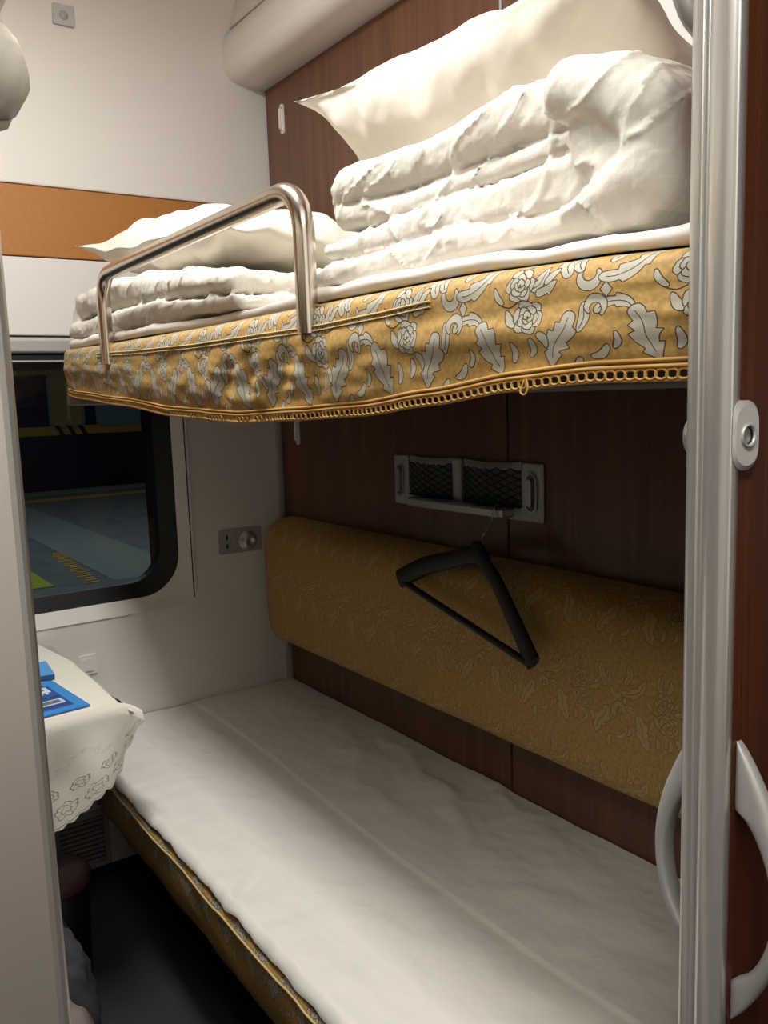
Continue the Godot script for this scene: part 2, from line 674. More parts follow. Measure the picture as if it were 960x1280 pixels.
func make_materials() -> void:
	draw_brocade()
	M.gold = brocade(Color8(182, 146, 82), Color8(180, 175, 160), Color8(74, 52, 28), 0.7, 0.05)
	M.gold_upper = M.gold.duplicate()
	M.gold_upper.uv1_offset = Vector3(0.025 / TILE, 0.031 / TILE, 0)
	# the back cushion has the same gold ground, woven tone on tone
	M.gold_damask = brocade(Color8(180, 146, 84), Color8(190, 162, 106), Color8(156, 124, 70), 0.75, 0.14)
	M.gold_damask.uv1_scale.y = -1 / TILE
	M.wood = mat(Color.WHITE, 0.38)
	M.wood.albedo_texture = grain(Color8(88, 56, 40), Color8(112, 76, 56), 3, 2.0, 1.5)
	M.wood.uv1_scale = Vector3(1.6, 0.7, 1)
	M.door_wood = mat(Color.WHITE, 0.24)
	M.door_wood.albedo_texture = grain(Color8(60, 30, 18), Color8(78, 41, 26), 9, 2.5, 1.2)
	M.door_wood.uv1_scale = Vector3(3.0, 1.0, 1)
	M.panel = mat(Color8(226, 222, 217), 0.45)
	M.panel_grey = mat(Color8(196, 193, 190), 0.5)
	M.white_plastic = mat(Color8(232, 230, 226), 0.4)
	M.orange = mat(Color.WHITE, 0.5)
	M.orange.albedo_texture = speckle(Color8(168, 112, 54), Color8(176, 119, 60), 5, 0.05)
	M.orange.uv1_scale = Vector3(5, 5, 1)
	M.ceiling = mat(Color8(222, 216, 208), 0.6)
	M.sheet = cloth(Color8(226, 221, 213), 21, 2.2, 0.35)
	M.duvet = cloth(Color8(224, 219, 209), 22, 3.0, 0.5)
	M.duvet.albedo_texture = check_weave()
	M.pillow = cloth(Color8(226, 220, 207), 23, 2.6, 0.35)
	M.lace = cloth(Color8(232, 226, 212), 24, 5.0, 0.1)
	M.under = mat(Color8(118, 112, 104), 0.9)
	M.braid = mat(Color8(176, 132, 66), 0.6)
	M.dark_piping = mat(Color8(40, 30, 20), 0.8)
	M.pale_piping = mat(Color8(200, 174, 116), 0.7)
	M.steel = mat(Color8(206, 198, 186), 0.22, 1.0)
	M.alu = mat(Color8(196, 194, 190), 0.36, 0.85)
	M.alu_dull = mat(Color8(176, 174, 172), 0.5, 0.5)
	M.alu_edge = mat(Color8(216, 214, 210), 0.3, 0.78)
	M.alu_post = mat(Color8(200, 196, 190), 0.38, 0.85)
	M.grey_paint = mat(Color8(168, 166, 164), 0.45)
	M.grey_dark = mat(Color8(96, 95, 94), 0.5)
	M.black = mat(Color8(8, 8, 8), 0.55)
	M.net = mat(Color8(20, 20, 22), 0.7)
	M.rubber = mat(Color8(10, 10, 11), 0.5)
	M.gap = mat(Color8(30, 20, 15), 0.8)
	M.glass = mat(Color(0.04, 0.06, 0.06, 0.2), 0.0)
	M.glass.transparency = BaseMaterial3D.TRANSPARENCY_ALPHA
	M.lamp_glow = mat(Color8(245, 242, 235), 0.5)
	M.lamp_glow.emission_enabled = true
	M.lamp_glow.emission = Color(1.0, 0.94, 0.86)
	M.lamp_glow.emission_energy_multiplier = 1.5
	M.carpet = mat(Color.WHITE, 0.95)
	M.carpet.albedo_texture = speckle(Color8(40, 38, 42), Color8(58, 54, 58), 8, 0.12)
	M.carpet.uv1_scale = Vector3(6, 6, 1)

# ------------------------------------------------------------------ room shell
func panel_box(n: String, a: Vector3, b: Vector3, m: Material, parent: Node, bev := 0.002) -> MeshInstance3D:
	var s := st()
	span(s, a, b, bev)
	return mi(n, s, m, parent)

const END := 2.03   # inner face of the corridor partition
const LEFT := -1.96

func make_room() -> void:
	var f := setting("floor")
	panel_box("carpet", Vector3(-3.4, -0.06, -0.02), Vector3(1.6, 0.0, 3.4), M.carpet, f)
	# window wall, in panels round the window
	var w := setting("wall_far")
	panel_box("lower_panel", Vector3(LEFT - 0.05, 0.04, -0.09), Vector3(0.02, 0.776, 0.0), M.panel, w, 0.0)
	panel_box("side_panel", Vector3(-0.318, 0.776, -0.09), Vector3(0.02, 1.568, 0.0), M.panel, w, 0.0)
	panel_box("side_panel", Vector3(LEFT - 0.05, 0.776, -0.09), Vector3(-1.642, 1.568, 0.0), M.panel, w, 0.0)
	panel_box("band_panel", Vector3(LEFT - 0.05, 1.574, -0.09), Vector3(0.02, 1.776, 0.0), M.panel, w)
	var prof := PackedVector2Array([Vector2(-0.09, 1.962), Vector2(-0.003, 1.962), Vector2(-0.001, 1.9625), Vector2(0.0, 1.964), Vector2(0.0, 1.970), Vector2(0.0, 2.0), Vector2(0.0, 2.34), Vector2(0.0, 2.36)])
	for k in range(1, 11):
		var a := PI / 2 * k / 10
		prof.append(Vector2(0.26 - 0.26 * cos(a), 2.36 + 0.22 * sin(a)))
	prof.append(Vector2(0.26, 2.68))
	prof.append(Vector2(-0.09, 2.68))
	var s := st()
	extrude(s, prof, LEFT - 0.05, 0.02, 1, true)
	mi("upper_panel", s, M.panel, w)
	panel_box("kick_strip", Vector3(LEFT - 0.05, -0.02, -0.09), Vector3(0.02, 0.039, -0.012), M.rubber, w)
	panel_box("backing", Vector3(LEFT - 0.05, 1.5, -0.1), Vector3(0.02, 2.1, -0.06), M.gap, w)
	var b := setting("trim_1", "orange band across the window wall")
	panel_box("orange_band", Vector3(LEFT - 0.05, 1.779, -0.06), Vector3(0.01, 1.959, 0.0015), M.orange, b)
	# berth partition of wood laminate boards
	var r := setting("wall_right")
	panel_box("backing", Vector3(0.016, -0.02, -0.09), Vector3(0.06, 2.7, 2.1), M.gap, r)
	panel_box("board", Vector3(0.0, 0.0, 0.012), Vector3(0.018, 2.6, 1.049), M.wood, r)
	panel_box("board", Vector3(0.0, 0.0, 1.055), Vector3(0.018, 1.52, END), M.wood, r)
	panel_box("board", Vector3(0.0, 1.523, 1.055), Vector3(0.018, 2.6, 1.375), M.wood, r)
	panel_box("white_board", Vector3(-0.002, 1.523, 1.38), Vector3(0.018, 2.6, END), M.panel, r)
	panel_box("joint_strip", Vector3(-0.003, 1.53, 1.0485), Vector3(0.015, 2.6, 1.0555), M.alu_dull, r, 0.001)
	# corner profile between window wall and partition
	var c := setting("trim_2", "grey corner profile beside the berth partition")
	s = st()
	extrude(s, rrect(-0.008, 0.004, 0.02, 0.014, 0.004, 4), 0.02, 1.55, 2, true)
	mi("corner_profile", s, M.grey_paint, c)
	# rounded air duct along the top of the partition
	var d := setting("trim_3", "rounded white air duct along the top of the wood wall")
	prof = PackedVector2Array([Vector2(0.0, 2.302), Vector2(-0.06, 2.308)])
	for k in 9:
		var a := PI / 2 * k / 8
		prof.append(Vector2(-0.078 - 0.05 * sin(a), 2.358 - 0.048 * cos(a)))
	prof.append_array(PackedVector2Array([Vector2(-0.129, 2.40), Vector2(-0.125, 2.432), Vector2(-0.112, 2.446), Vector2(-0.05, 2.448), Vector2(0.0, 2.448)]))
	s = st()
	extrude(s, prof, -0.01, END, 0, true)
	mi("duct_body", s, M.panel, d)
	panel_box("duct_liner", Vector3(-0.112, 2.452, 0.0), Vector3(0.0, 2.60, END), M.ceiling, d)
	# ceiling over compartment and corridor
	var ce := setting("ceiling")
	panel_box("ceiling_panel", Vector3(LEFT - 0.05, 2.58, 0.2), Vector3(0.05, 2.66, 2.12), M.ceiling, ce)
	panel_box("corridor_ceiling_panel", Vector3(-3.4, 2.42, 2.10), Vector3(1.6, 2.5, 3.4), M.ceiling, ce)
	# opposite partition
	var l := setting("wall_left")
	panel_box("board", Vector3(LEFT - 0.04, 0.0, -0.05), Vector3(LEFT, 2.6, 1.05), M.wood, l)
	panel_box("board", Vector3(LEFT - 0.04, 0.0, 1.055), Vector3(LEFT, 2.6, 2.1), M.wood, l)
	# corridor partition with the doorway
	var n := setting("wall_near")
	panel_box("inner_board", Vector3(-0.60, 0.0, END), Vector3(0.02, 2.6, 2.042), M.wood, n)
	panel_box("outer_board", Vector3(-0.60, 0.0, 2.094), Vector3(1.6, 2.45, 2.118), M.door_wood, n)
	panel_box("left_board", Vector3(-3.4, 0.0, END), Vector3(-1.29, 2.6, 2.09), M.door_wood, n)
	panel_box("header_board", Vector3(-1.29, 2.05, END), Vector3(-0.60, 2.6, 2.042), M.panel, n)
	panel_box("header_board", Vector3(-1.29, 2.05, 2.094), Vector3(-0.60, 2.45, 2.118), M.panel, n)
	panel_box("end_board", Vector3(0.03, 0.0, 2.0), Vector3(0.06, 2.6, 2.1), M.gap, n)
	var o := setting("wall_corridor")
	panel_box("outer_wall", Vector3(-3.4, 0.8, 3.3), Vector3(1.6, 2.5, 3.4), M.panel, o)
	panel_box("wainscot", Vector3(-3.4, 0.0, 3.29), Vector3(1.6, 0.8, 3.4), M.wood, o)
	panel_box("end_wall", Vector3(-3.5, 0.0, 2.03), Vector3(-3.4, 2.5, 3.4), M.panel, o)
	panel_box("end_wall", Vector3(1.6, 0.0, 2.09), Vector3(1.7, 2.5, 3.4), M.panel, o)
	# left door post: satin aluminium profile
	var j := setting("trim_4", "satin grey aluminium door post close to the corridor")
	s = st()
	extrude(s, rrect(-1.252, 2.062, 0.076, 0.07, 0.006, 4), 0.0, 2.08, 2, false)
	mi("post", s, M.alu_post, j)

# ------------------------------------------------------------------ window
func make_window() -> void:
	var w := setting("window_1", "train window with black rubber seal")
	var cx := -0.98
	var s := st()
	# pale frame with square outer and rounded inner outline
	ring(s, rrect(cx, 1.172, 1.324, 0.792, 0.012, 8), rrect(cx, 1.172, 1.25, 0.71, 0.12, 8), -0.06, 0.004, 0, -0.012)
	mi("frame", s, M.panel, w)
	s = st()
	ring(s, rrect(cx, 1.172, 1.256, 0.716, 0.123, 8), rrect(cx, 1.172, 1.15, 0.625, 0.10, 8), -0.07, -0.014, 0, -0.03)
	mi("seal", s, M.rubber, w)
	s = st()
	cbox(s, Vector3(cx, 1.172, -0.05), Vector3(1.2, 0.68, 0.004), 0.0005)
	mi("pane", s, M.glass, w)
	# blind cassette above the pane
	s = st()
	span(s, Vector3(-1.64, 1.528, -0.02), Vector3(-0.32, 1.562, 0.012), 0.004)
	mi("blind_cassette", s, M.grey_paint, w)
	s = st()
	span(s, Vector3(-1.6, 1.50, -0.012), Vector3(-0.36, 1.522, 0.004), 0.003)
	mi("blind_bar", s, M.rubber, w)
	s = st()
	tube(s, [Vector3(-1.62, 1.505, 0.006), Vector3(-0.34, 1.505, 0.006)], 0.003, 6)
	mi("blind_edge", s, M.alu_dull, w)
	# vertical guide at the right of the frame
	s = st()
	span(s, Vector3(-0.3165, 0.795, -0.002), Vector3(-0.3125, 1.56, 0.006), 0.001)
	mi("guide", s, M.white_plastic, w)
	s = st()
	span(s, Vector3(-0.3225, 0.795, -0.002), Vector3(-0.3195, 1.56, 0.0045), 0.001)
	mi("guide_slot", s, M.gap, w)
	panel_box("reveal", Vector3(-1.7, 0.70, -0.14), Vector3(-1.56, 1.60, -0.062), M.rubber, w)
	panel_box("reveal", Vector3(-0.40, 0.70, -0.14), Vector3(-0.26, 1.60, -0.062), M.rubber, w)
	panel_box("reveal", Vector3(-1.7, 0.70, -0.14), Vector3(-0.26, 0.855, -0.062), M.rubber, w)
	panel_box("reveal", Vector3(-1.7, 1.49, -0.14), Vector3(-0.26, 1.60, -0.062), M.rubber, w)
	# body side of the carriage outside
	var o := setting("wall_outside")
	panel_box("skin", Vector3(-3.4, -1.0, -0.16), Vector3(1.6, 0.72, -0.141), M.grey_dark, o)
	panel_box("skin", Vector3(-3.4, 1.58, -0.16), Vector3(1.6, 2.8, -0.141), M.grey_dark, o)

# ------------------------------------------------------------------ platform and the train across it
func make_outside() -> void:
	var p := setting("ground", "grey station platform at night")
	var paving := mat(Color.WHITE, 0.75)
	paving.albedo_texture = speckle(Color8(92, 98, 98), Color8(116, 122, 120), 41, 0.03)
	paving.uv1_scale = Vector3(0.5, 0.5, 1)
	var pale := mat(Color8(132, 136, 130), 0.75)
	var yellow := mat(Color8(206, 160, 52), 0.7)
	var lime := mat(Color8(176, 180, 50), 0.7)
	panel_box("paving", Vector3(-14, -0.4, -12.6), Vector3(22, -0.1, -1.2), paving, p)
	panel_box("walkway", Vector3(0.86, -0.1, -11.4), Vector3(1.55, -0.094, -1.25), pale, p)
	panel_box("edge_kerb", Vector3(-14, -0.4, -13.2), Vector3(22, -0.09, -12.61), pale, p)
	panel_box("yellow_line", Vector3(-14, -0.1, -11.95), Vector3(22, -0.095, -11.6), yellow, p)
	panel_box("track_bed", Vector3(-14, -1.4, -18.0), Vector3(22, -1.2, -13.2), M.gap, p)
	# floor marks
	var k := thing("floor_marking", "lime yellow square painted on the platform paving", "marking", Vector3(0.18, -0.1, -5.3))
	var s := st()
	span(s, Vector3(-0.3, 0.0, -0.42), Vector3(0.22, 0.006, 0.42), 0.001)
	mi("paint", s, lime, k)
	k = thing("lettering_strip", "row of short yellow dashes painted on the platform beside pale walkway", "marking", Vector3(0.84, -0.1, -5.6))
	for i in 20:
		s = st()
		var z := -0.95 + 0.10 * i
		span(s, Vector3(-0.05 - 0.007 * i - 0.02 * (i % 3), 0.0, z), Vector3(0.04 - 0.007 * i, 0.006, z + 0.045), 0.001)
		mi("dash", s, yellow, k)
	# carriage on the far track
	var t := thing("passenger_train", "dark blue train with yellow stripe waiting across the platform", "train", Vector3(2.0, -1.2, -13.5))
	var body := mat(Color8(18, 26, 48), 0.35)
	s = st()
	var prof := PackedVector2Array([Vector2(-2.9, 0.9), Vector2(-0.03, 0.9), Vector2(0.0, 1.0), Vector2(0.0, 3.3), Vector2(-0.12, 4.0), Vector2(-0.5, 4.4), Vector2(-2.4, 4.4), Vector2(-2.9, 4.0)])
	extrude(s, prof, -13, 18, 1)
	mi("body", s, body, t)
	s = st()
	span(s, Vector3(-13, 2.06, 0.0), Vector3(18, 2.22, 0.012), 0.003)
	mi("yellow_stripe", s, mat(Color8(190, 140, 50), 0.5), t)
	s = st()
	span(s, Vector3(-13, 3.12, 0.0), Vector3(18, 3.2, 0.012), 0.003)
	mi("upper_stripe", s, mat(Color8(150, 120, 60), 0.5), t)
	for i in 3:
		s = st()
		extrude(s, PackedVector2Array([Vector2(0.72 + i * 0.2, 2.05), Vector2(0.80 + i * 0.2, 2.05), Vector2(0.70 + i * 0.2, 2.23), Vector2(0.62 + i * 0.2, 2.23)]), 0.013, 0.02, 0)
		mi("stripe_slash", s, body, t)
	var spots := [[-3.4, 1.3], [-1.4, 1.3], [0.85, 0.52], [1.8, 0.78], [4.2, 1.3], [6.4, 1.3]]
	for i in spots.size():
		s = st()
		ring(s, rrect(spots[i][0], 2.65, spots[i][1] + 0.1, 0.95, 0.1, 5), rrect(spots[i][0], 2.65, spots[i][1], 0.85, 0.08, 5), 0.0, 0.02, 0)
		var fr := mi("window_frame", s, mat(Color8(120, 128, 134), 0.4), t)
		s = st()
		cbox(s, Vector3(spots[i][0], 2.65, 0.004), Vector3(spots[i][1], 0.85, 0.008), 0.001)
		var pane := mat(Color8(120, 142, 152), 0.2)
		if i == 2:
			pane = mat(Color8(104, 98, 66), 0.15)
			pane.emission_enabled = true
			pane.emission = Color(0.5, 0.43, 0.25)
			pane.emission_energy_multiplier = 0.06
		mi("pane", s, pane, fr)
		if i == 2:
			s = st()
			span(s, Vector3(0.86, 2.3, 0.008), Vector3(0.92, 3.0, 0.014), 0.002)
			var cur := mat(Color8(190, 180, 120), 0.8)
			mi("curtain_edge", s, cur, fr)
	s = st()
	span(s, Vector3(-13, 0.5, -2.5), Vector3(18, 0.9, -0.25), 0.02)
	mi("underframe", s, M.black, t)
	# the platform lamp that lights the paving
	t = thing("platform_lamp", "long lamp under the platform roof", "lamp", Vector3(0.5, 5.2, -6.0))
	s = st()
	span(s, Vector3(-1.5, 0.0, -0.15), Vector3(1.5, 0.12, 0.15), 0.02)
	mi("housing", s, M.grey_dark, t)
	s = st()
	span(s, Vector3(-1.45, -0.015, -0.1), Vector3(1.45, 0.0, 0.1), 0.004)
	mi("tube", s, M.lamp_glow, t)
	area(t, Vector3(0, -0.03, 0), Vector2(2.9, 0.2), 12.0, Color(0.86, 0.95, 1.0))

# ------------------------------------------------------------------ sliding door
func make_door() -> void:
	var d := setting("door_1", "wood laminate sliding door with aluminium edge")
	panel_box("leaf", Vector3(-0.7408, 0.02, 2.0545), Vector3(0.02, 2.04, 2.0895), M.door_wood, d)
	# leading edge: grooved aluminium profile, outline in plan
	var prof := PackedVector2Array()
	for q in [[-0.724, 2.048], [-0.738, 2.048], [-0.7435, 2.050], [-0.7455, 2.054], [-0.7455, 2.0595], [-0.7450, 2.0605], [-0.7412, 2.0610], [-0.7412, 2.0655], [-0.7455, 2.0660], [-0.7475, 2.068], [-0.7525, 2.071], [-0.7555, 2.076], [-0.7565, 2.082], [-0.7555, 2.0875], [-0.7535, 2.0905], [-0.7535, 2.0925], [-0.7515, 2.0930], [-0.7475, 2.0925], [-0.7415, 2.0907], [-0.7410, 2.0897], [-0.7405, 2.0895], [-0.7405, 2.066], [-0.7395, 2.058], [-0.724, 2.054]]:
		prof.append(Vector2(q[0], q[1]))
	var s := st()
	extrude(s, prof, 0.0, 2.05, 2, true)
	mi("edge_profile", s, M.alu_edge, d)
	# lock plate on the corridor face
	var lk := Node3D.new()
	lk.name = "lock"
	d.add_child(lk)
	lk.position = Vector3(-0.7375, 1.350, 2.0885)
	var shape := func(k: float) -> PackedVector2Array:
		var out := PackedVector2Array()
		for i in 40:
			var a := TAU * i / 40
			var c := cos(a)
			var si := sin(a)
			out.append(Vector2(0.0155 * signf(c) * pow(absf(c), 0.75) * (1.0 - 0.3 * pow(absf(si), 3.0)), 0.0245 * signf(si) * pow(absf(si), 0.45)) * k)
		return out
	s = st()
	extrude(s, shape.call(1.0), 0.0, 0.005, 0, true)
	ring(s, shape.call(1.0), shape.call(0.86), 0.0045, 0.005, 0, 0.0068)
	mi("plate", s, M.alu_dull, lk)
	s = st()
	var hole := PackedVector2Array()
	for i in 40:
		hole.append(Vector2(cos(TAU * i / 40), sin(TAU * i / 40)) * 0.0062)
	ring(s, shape.call(0.86), hole, 0.0045, 0.0068, 0)
	mi("plate_face", s, M.grey_paint, lk)
	s = st()
	lathe(s, [Vector2(0.0085, 0.0), Vector2(0.0085, 0.0013), Vector2(0.0075, 0.002), Vector2(0.0064, 0.001), Vector2(0.0062, -0.0002)], 24, Transform3D(Basis(Vector3.RIGHT, PI / 2), Vector3(0, 0, 0.0068)))
	mi("key_rim", s, M.alu_dull, lk)
	s = st()
	lathe(s, [Vector2(0.0061, 0.0052), Vector2(0.0061, 0.0), Vector2(0.0, 0.0)], 24, Transform3D(Basis(Vector3.RIGHT, PI / 2), Vector3(0, 0, 0.0018)))
	mi("key_well", s, M.rubber, lk)
	s = st()
	extrude(s, PackedVector2Array([Vector2(-0.0032, 0.002), Vector2(0.0032, 0.002), Vector2(0, -0.0036)]), 0.0018, 0.0055, 0)
	mi("key_post", s, M.alu, lk)
	# bow handles on both faces
	for side in [1, -1]:
		var h := Node3D.new()
		h.name = "handle"
		d.add_child(h, true)
		s = st()
		var y0 := 0.898
		var y1 := 1.124
		var x := -0.731 if side == 1 else -0.716
		var zf := 2.0895 if side == 1 else 2.052
		var n := 48
		grid(s, n, 24, func(u: float, v: float) -> Vector3:
			# crescent: outer and inner bow, the inner one meets the door at both feet
			var out := 0.043 * pow(sin(PI * clampf(u, 0.001, 0.999)), 0.8)
			var inn := 0.0
			if u > 0.16 and u < 0.77:
				inn = minf(0.033 * pow(sin(PI * (u - 0.16) / 0.61), 0.6), out - 0.008)
			var half := maxf((out - inn) / 2, 0.0006)
			var wide := 0.0095 * (0.25 + 0.75 * pow(sin(PI * clampf(u, 0.001, 0.999)), 0.5))
			var a := TAU * v
			var c := cos(a)
			var k := sin(a)
			return Vector3(x + signf(c) * pow(absf(c), 0.7) * wide, lerpf(y0, y1, u), zf + side * ((out + inn) / 2 + signf(k) * pow(absf(k), 0.7) * half)))
		mi("bow", s, M.alu_dull, h)
	# inside thumb turn
	s = st()
	lathe(s, [Vector2(0.0, 0.011), Vector2(0.012, 0.0105), Vector2(0.017, 0.007), Vector2(0.019, 0.0)], 24, Transform3D(Basis(Vector3.RIGHT, -PI / 2), Vector3(-0.722, 1.348, 2.05)))
	mi("thumb_turn", s, M.alu, d)
	# inside grab loop higher up
	s = st()
	var loop := []
	for i in 17:
		var a := PI * i / 16
		loop.append(Vector3(-0.708 - 0.026 * sin(a) * 0.9, 1.69 - 0.052 * cos(a), 2.042 - 0.012 * sin(a)))
	tube(s, loop, 0.009, 10)
	mi("grab_loop", s, M.alu_dull, d)

# ------------------------------------------------------------------ lower berth
func make_lower_berth() -> void:
	var t := thing("lower_berth", "lower berth with gold floral upholstered edge under a white sheet", "bed", Vector3(0, 0, 0), "")
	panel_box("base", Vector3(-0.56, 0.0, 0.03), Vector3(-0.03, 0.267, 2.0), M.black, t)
	var nz := noise(50, 3.0, 3)
	var s := st()
	var prof := [[-0.03, 0.452], [-0.3, 0.453], [-0.5, 0.454], [-0.66, 0.453], [-0.688, 0.447], [-0.703, 0.437], [-0.708, 0.428], [-0.709, 0.420], [-0.708, 0.40], [-0.704, 0.36], [-0.698, 0.32], [-0.686, 0.288], [-0.66, 0.272], [-0.6, 0.268], [-0.03, 0.268]]
	var run := [0.0]
	for i in range(1, prof.size()):
		run.append(run[-1] + Vector2(prof[i][0], prof[i][1]).distance_to(Vector2(prof[i - 1][0], prof[i - 1][1])))
	loft(s, prof, run, 0.03, 2.0, 80, func(z: float, i: int) -> Vector2:
		var k := 0.004 if i > 3 and i < 12 else 0.0
		return Vector2(nz.get_noise_2d(z * 2.0, i * 0.12), nz.get_noise_2d(z * 2.0, 9 + i * 0.1)) * k)
	mi("mattress", s, M.gold, t)
	s = st()
	var pp := []
	for i in 61:
		var z := lerpf(0.04, 1.99, i / 60.0)
		pp.append(Vector3(-0.7105 + nz.get_noise_2d(z * 2.0, 6 * 0.12) * 0.004, 0.424 + nz.get_noise_2d(z * 2.0, 9.6) * 0.004, z))
	tube(s, pp, 0.0022, 6)
	mi("piping", s, M.pale_piping, t)
	# upholstered board of the back cushion is a thing of its own: it folds up
	var b := thing("back_cushion", "long gold floral back cushion on the wood wall above lower berth", "cushion", Vector3(-0.003, 0, 0))
	s = st()
	var bp := [[-0.0, 0.632], [-0.03, 0.625], [-0.06, 0.628], [-0.082, 0.642], [-0.094, 0.665], [-0.102, 0.71], [-0.106, 0.78], [-0.106, 0.85], [-0.102, 0.92], [-0.094, 0.965], [-0.08, 0.992], [-0.055, 1.01], [-0.03, 1.016], [0.0, 1.017]]
	run = [0.0]
	for i in range(1, bp.size()):
		run.append(run[-1] + Vector2(bp[i][0], bp[i][1]).distance_to(Vector2(bp[i - 1][0], bp[i - 1][1])))
	loft(s, bp, run, 0.012, 1.99, 80, func(z: float, i: int) -> Vector2:
		var e := minf(z - 0.012, 1.99 - z) / 0.06
		var k := 1.0 - pow(1.0 - clampf(e, 0, 1), 2.2) * 0.8
		var q := Vector2(bp[i][0], bp[i][1])
		return Vector2(q.x * k - q.x, (q.y - 0.82) * (0.8 + 0.2 * sqrt(k)) + 0.82 - q.y) + Vector2(nz.get_noise_2d(z * 1.3, i * 0.2), 0) * (0.004 if i > 1 and i < 12 else 0.0))
	mi("upholstery", s, M.gold_damask, b)
	# sheet over the lower berth
	var sh := thing("bed_sheet", "white creased sheet spread over the lower berth", "sheet", Vector3(0, 0, 0))
	var n1 := noise(61, 2.2, 3)
	var n2 := noise(62, 7.0, 2)
	var surf := func(x: float, z: float) -> float:
		var y := 0.468 + 0.0035 * n1.get_noise_2d(x * 3.0, z * 1.2) + 0.0012 * n2.get_noise_2d(x * 2, z * 2)
		# overlapped half toward the wall
		var line := -0.345 - 0.03 * (z / 1.7) + 0.008 * sin(z * 4.1)
		y += 0.004 * smoothstep(line - 0.003, line + 0.003, x)
		# gathers by the wall
		var g := exp(-pow((x + 0.12) / 0.13, 2.0)) * exp(-pow((z - 0.95) / 0.42, 2.0))
		var ph := (z * 0.55 + x * 1.6) * 26.0 + 2.5 * n1.get_noise_2d(x * 2.0, z * 2.0)
		y += g * 0.011 * pow(0.5 + 0.5 * sin(ph), 2.2)
		g = exp(-pow((x + 0.2) / 0.16, 2.0)) * exp(-pow((z - 0.45) / 0.3, 2.0))
		y += g * 0.006 * pow(0.5 + 0.5 * sin((z * 1.2 + x * 0.8) * 19.0 + 1.0), 3.0)
		g = exp(-pow((x + 0.25) / 0.2, 2.0)) * exp(-pow((z - 1.6) / 0.3, 2.0))
		y += g * 0.007 * pow(0.5 + 0.5 * sin((z * 0.5 - x * 1.3) * 20.0), 2.5)
		# rucks at the front edge
		g = exp(-pow((x + 0.66) / 0.06, 2.0))
		y += g * 0.004 * n2.get_noise_2d(z * 1.6, 3.0)
		g = exp(-pow((x + 0.665) / 0.035, 2.0)) * exp(-pow((z - 1.02) / 0.035, 2.0))
		y += g * 0.005 * sin((z - 1.02) * 120.0 + x * 60.0)
		return y
	s = st()
	grid(s, 150, 240, func(u: float, v: float) -> Vector3:
		var z := lerpf(0.004, 2.01, v)
		var a := u * 0.735
		if a < 0.70:
			var x := -0.004 - a * 0.985
			return Vector3(x, surf.call(x, z), z)
		var drop := (a - 0.70) / 0.035
		var len_ := 0.02 + 0.006 * n2.get_noise_2d(z * 1.1, 8.0) + 0.006 * n1.get_noise_2d(z * 2.4, 18.0)
		var x1 := -0.6935
		return Vector3(x1 - 0.015 * sin(drop * PI * 0.5) - 0.002 * n2.get_noise_2d(z * 3.0, 1.0), surf.call(x1, z) - len_ * pow(drop, 1.3), z))
	mi("cloth", s, M.sheet, sh)
	opposite(t, "matching lower berth on the opposite wood wall behind the door post")
	opposite(b, "matching back cushion on the opposite wood wall")
	opposite(sh, "white sheet spread over the opposite lower berth")

func opposite(o: Node3D, label: String) -> void:
	var c := copy(o, label)
	c.position = Vector3(LEFT - o.position.x, 0, END)
	c.rotation.y = PI

func loft(s: SurfaceTool, prof: Array, run: Array, z0: float, z1: float, n: int, shift: Callable) -> void:
	# profile in (x, y) carried along z with a shift per station; UV = (z, arc length); closed end caps
	s.set_smooth_group(0)
	var P := []
	for k in n + 1:
		var z := lerpf(z0, z1, float(k) / n)
		var row := []
		for i in prof.size():
			var d: Vector2 = shift.call(z, i)
			row.append(Vector3(prof[i][0] + d.x, prof[i][1] + d.y, z))
		P.append(row)
	for k in n:
		for i in prof.size() - 1:
			var a: Vector3 = P[k][i]
			var b: Vector3 = P[k][i + 1]
			var c: Vector3 = P[k + 1][i + 1]
			var d: Vector3 = P[k + 1][i]
			var ua := Vector2(a.z, run[i])
			var ub := Vector2(b.z, run[i + 1])
			var uc := Vector2(c.z, run[i + 1])
			var ud := Vector2(d.z, run[i])
			tri(s, a, c, b, ua, uc, ub)
			tri(s, a, d, c, ua, ud, uc)
	s.set_smooth_group(-1)
	for e in [0, n]:
		var pts := PackedVector2Array()
		for q in P[e]:
			pts.append(Vector2(q.x, q.y))
		var ix := Geometry2D.triangulate_polygon(pts)
		for k in range(0, ix.size(), 3):
			var o := [P[e][ix[k]], P[e][ix[k + 1]], P[e][ix[k + 2]]]
			tri(s, o[0], o[1], o[2], Vector2(o[0].x, o[0].y), Vector2(o[1].x, o[1].y), Vector2(o[2].x, o[2].y))

# ------------------------------------------------------------------ upper berth
const HEM := [[0.15, 1.428], [0.32, 1.413], [0.615, 1.395], [0.93, 1.372], [1.19, 1.363], [1.38, 1.368], [1.545, 1.374], [1.69, 1.386], [1.82, 1.399], [1.92, 1.404], [2.02, 1.403]]
const TOP := [[0.15, 1.526], [0.59, 1.518], [1.06, 1.512], [1.46, 1.511], [1.72, 1.509], [1.9, 1.502], [2.02, 1.495]]
const SEAM := [[0.5, 1.497], [0.8, 1.487], [1.058, 1.481], [1.456, 1.478], [1.6, 1.481], [1.70, 1.484]]

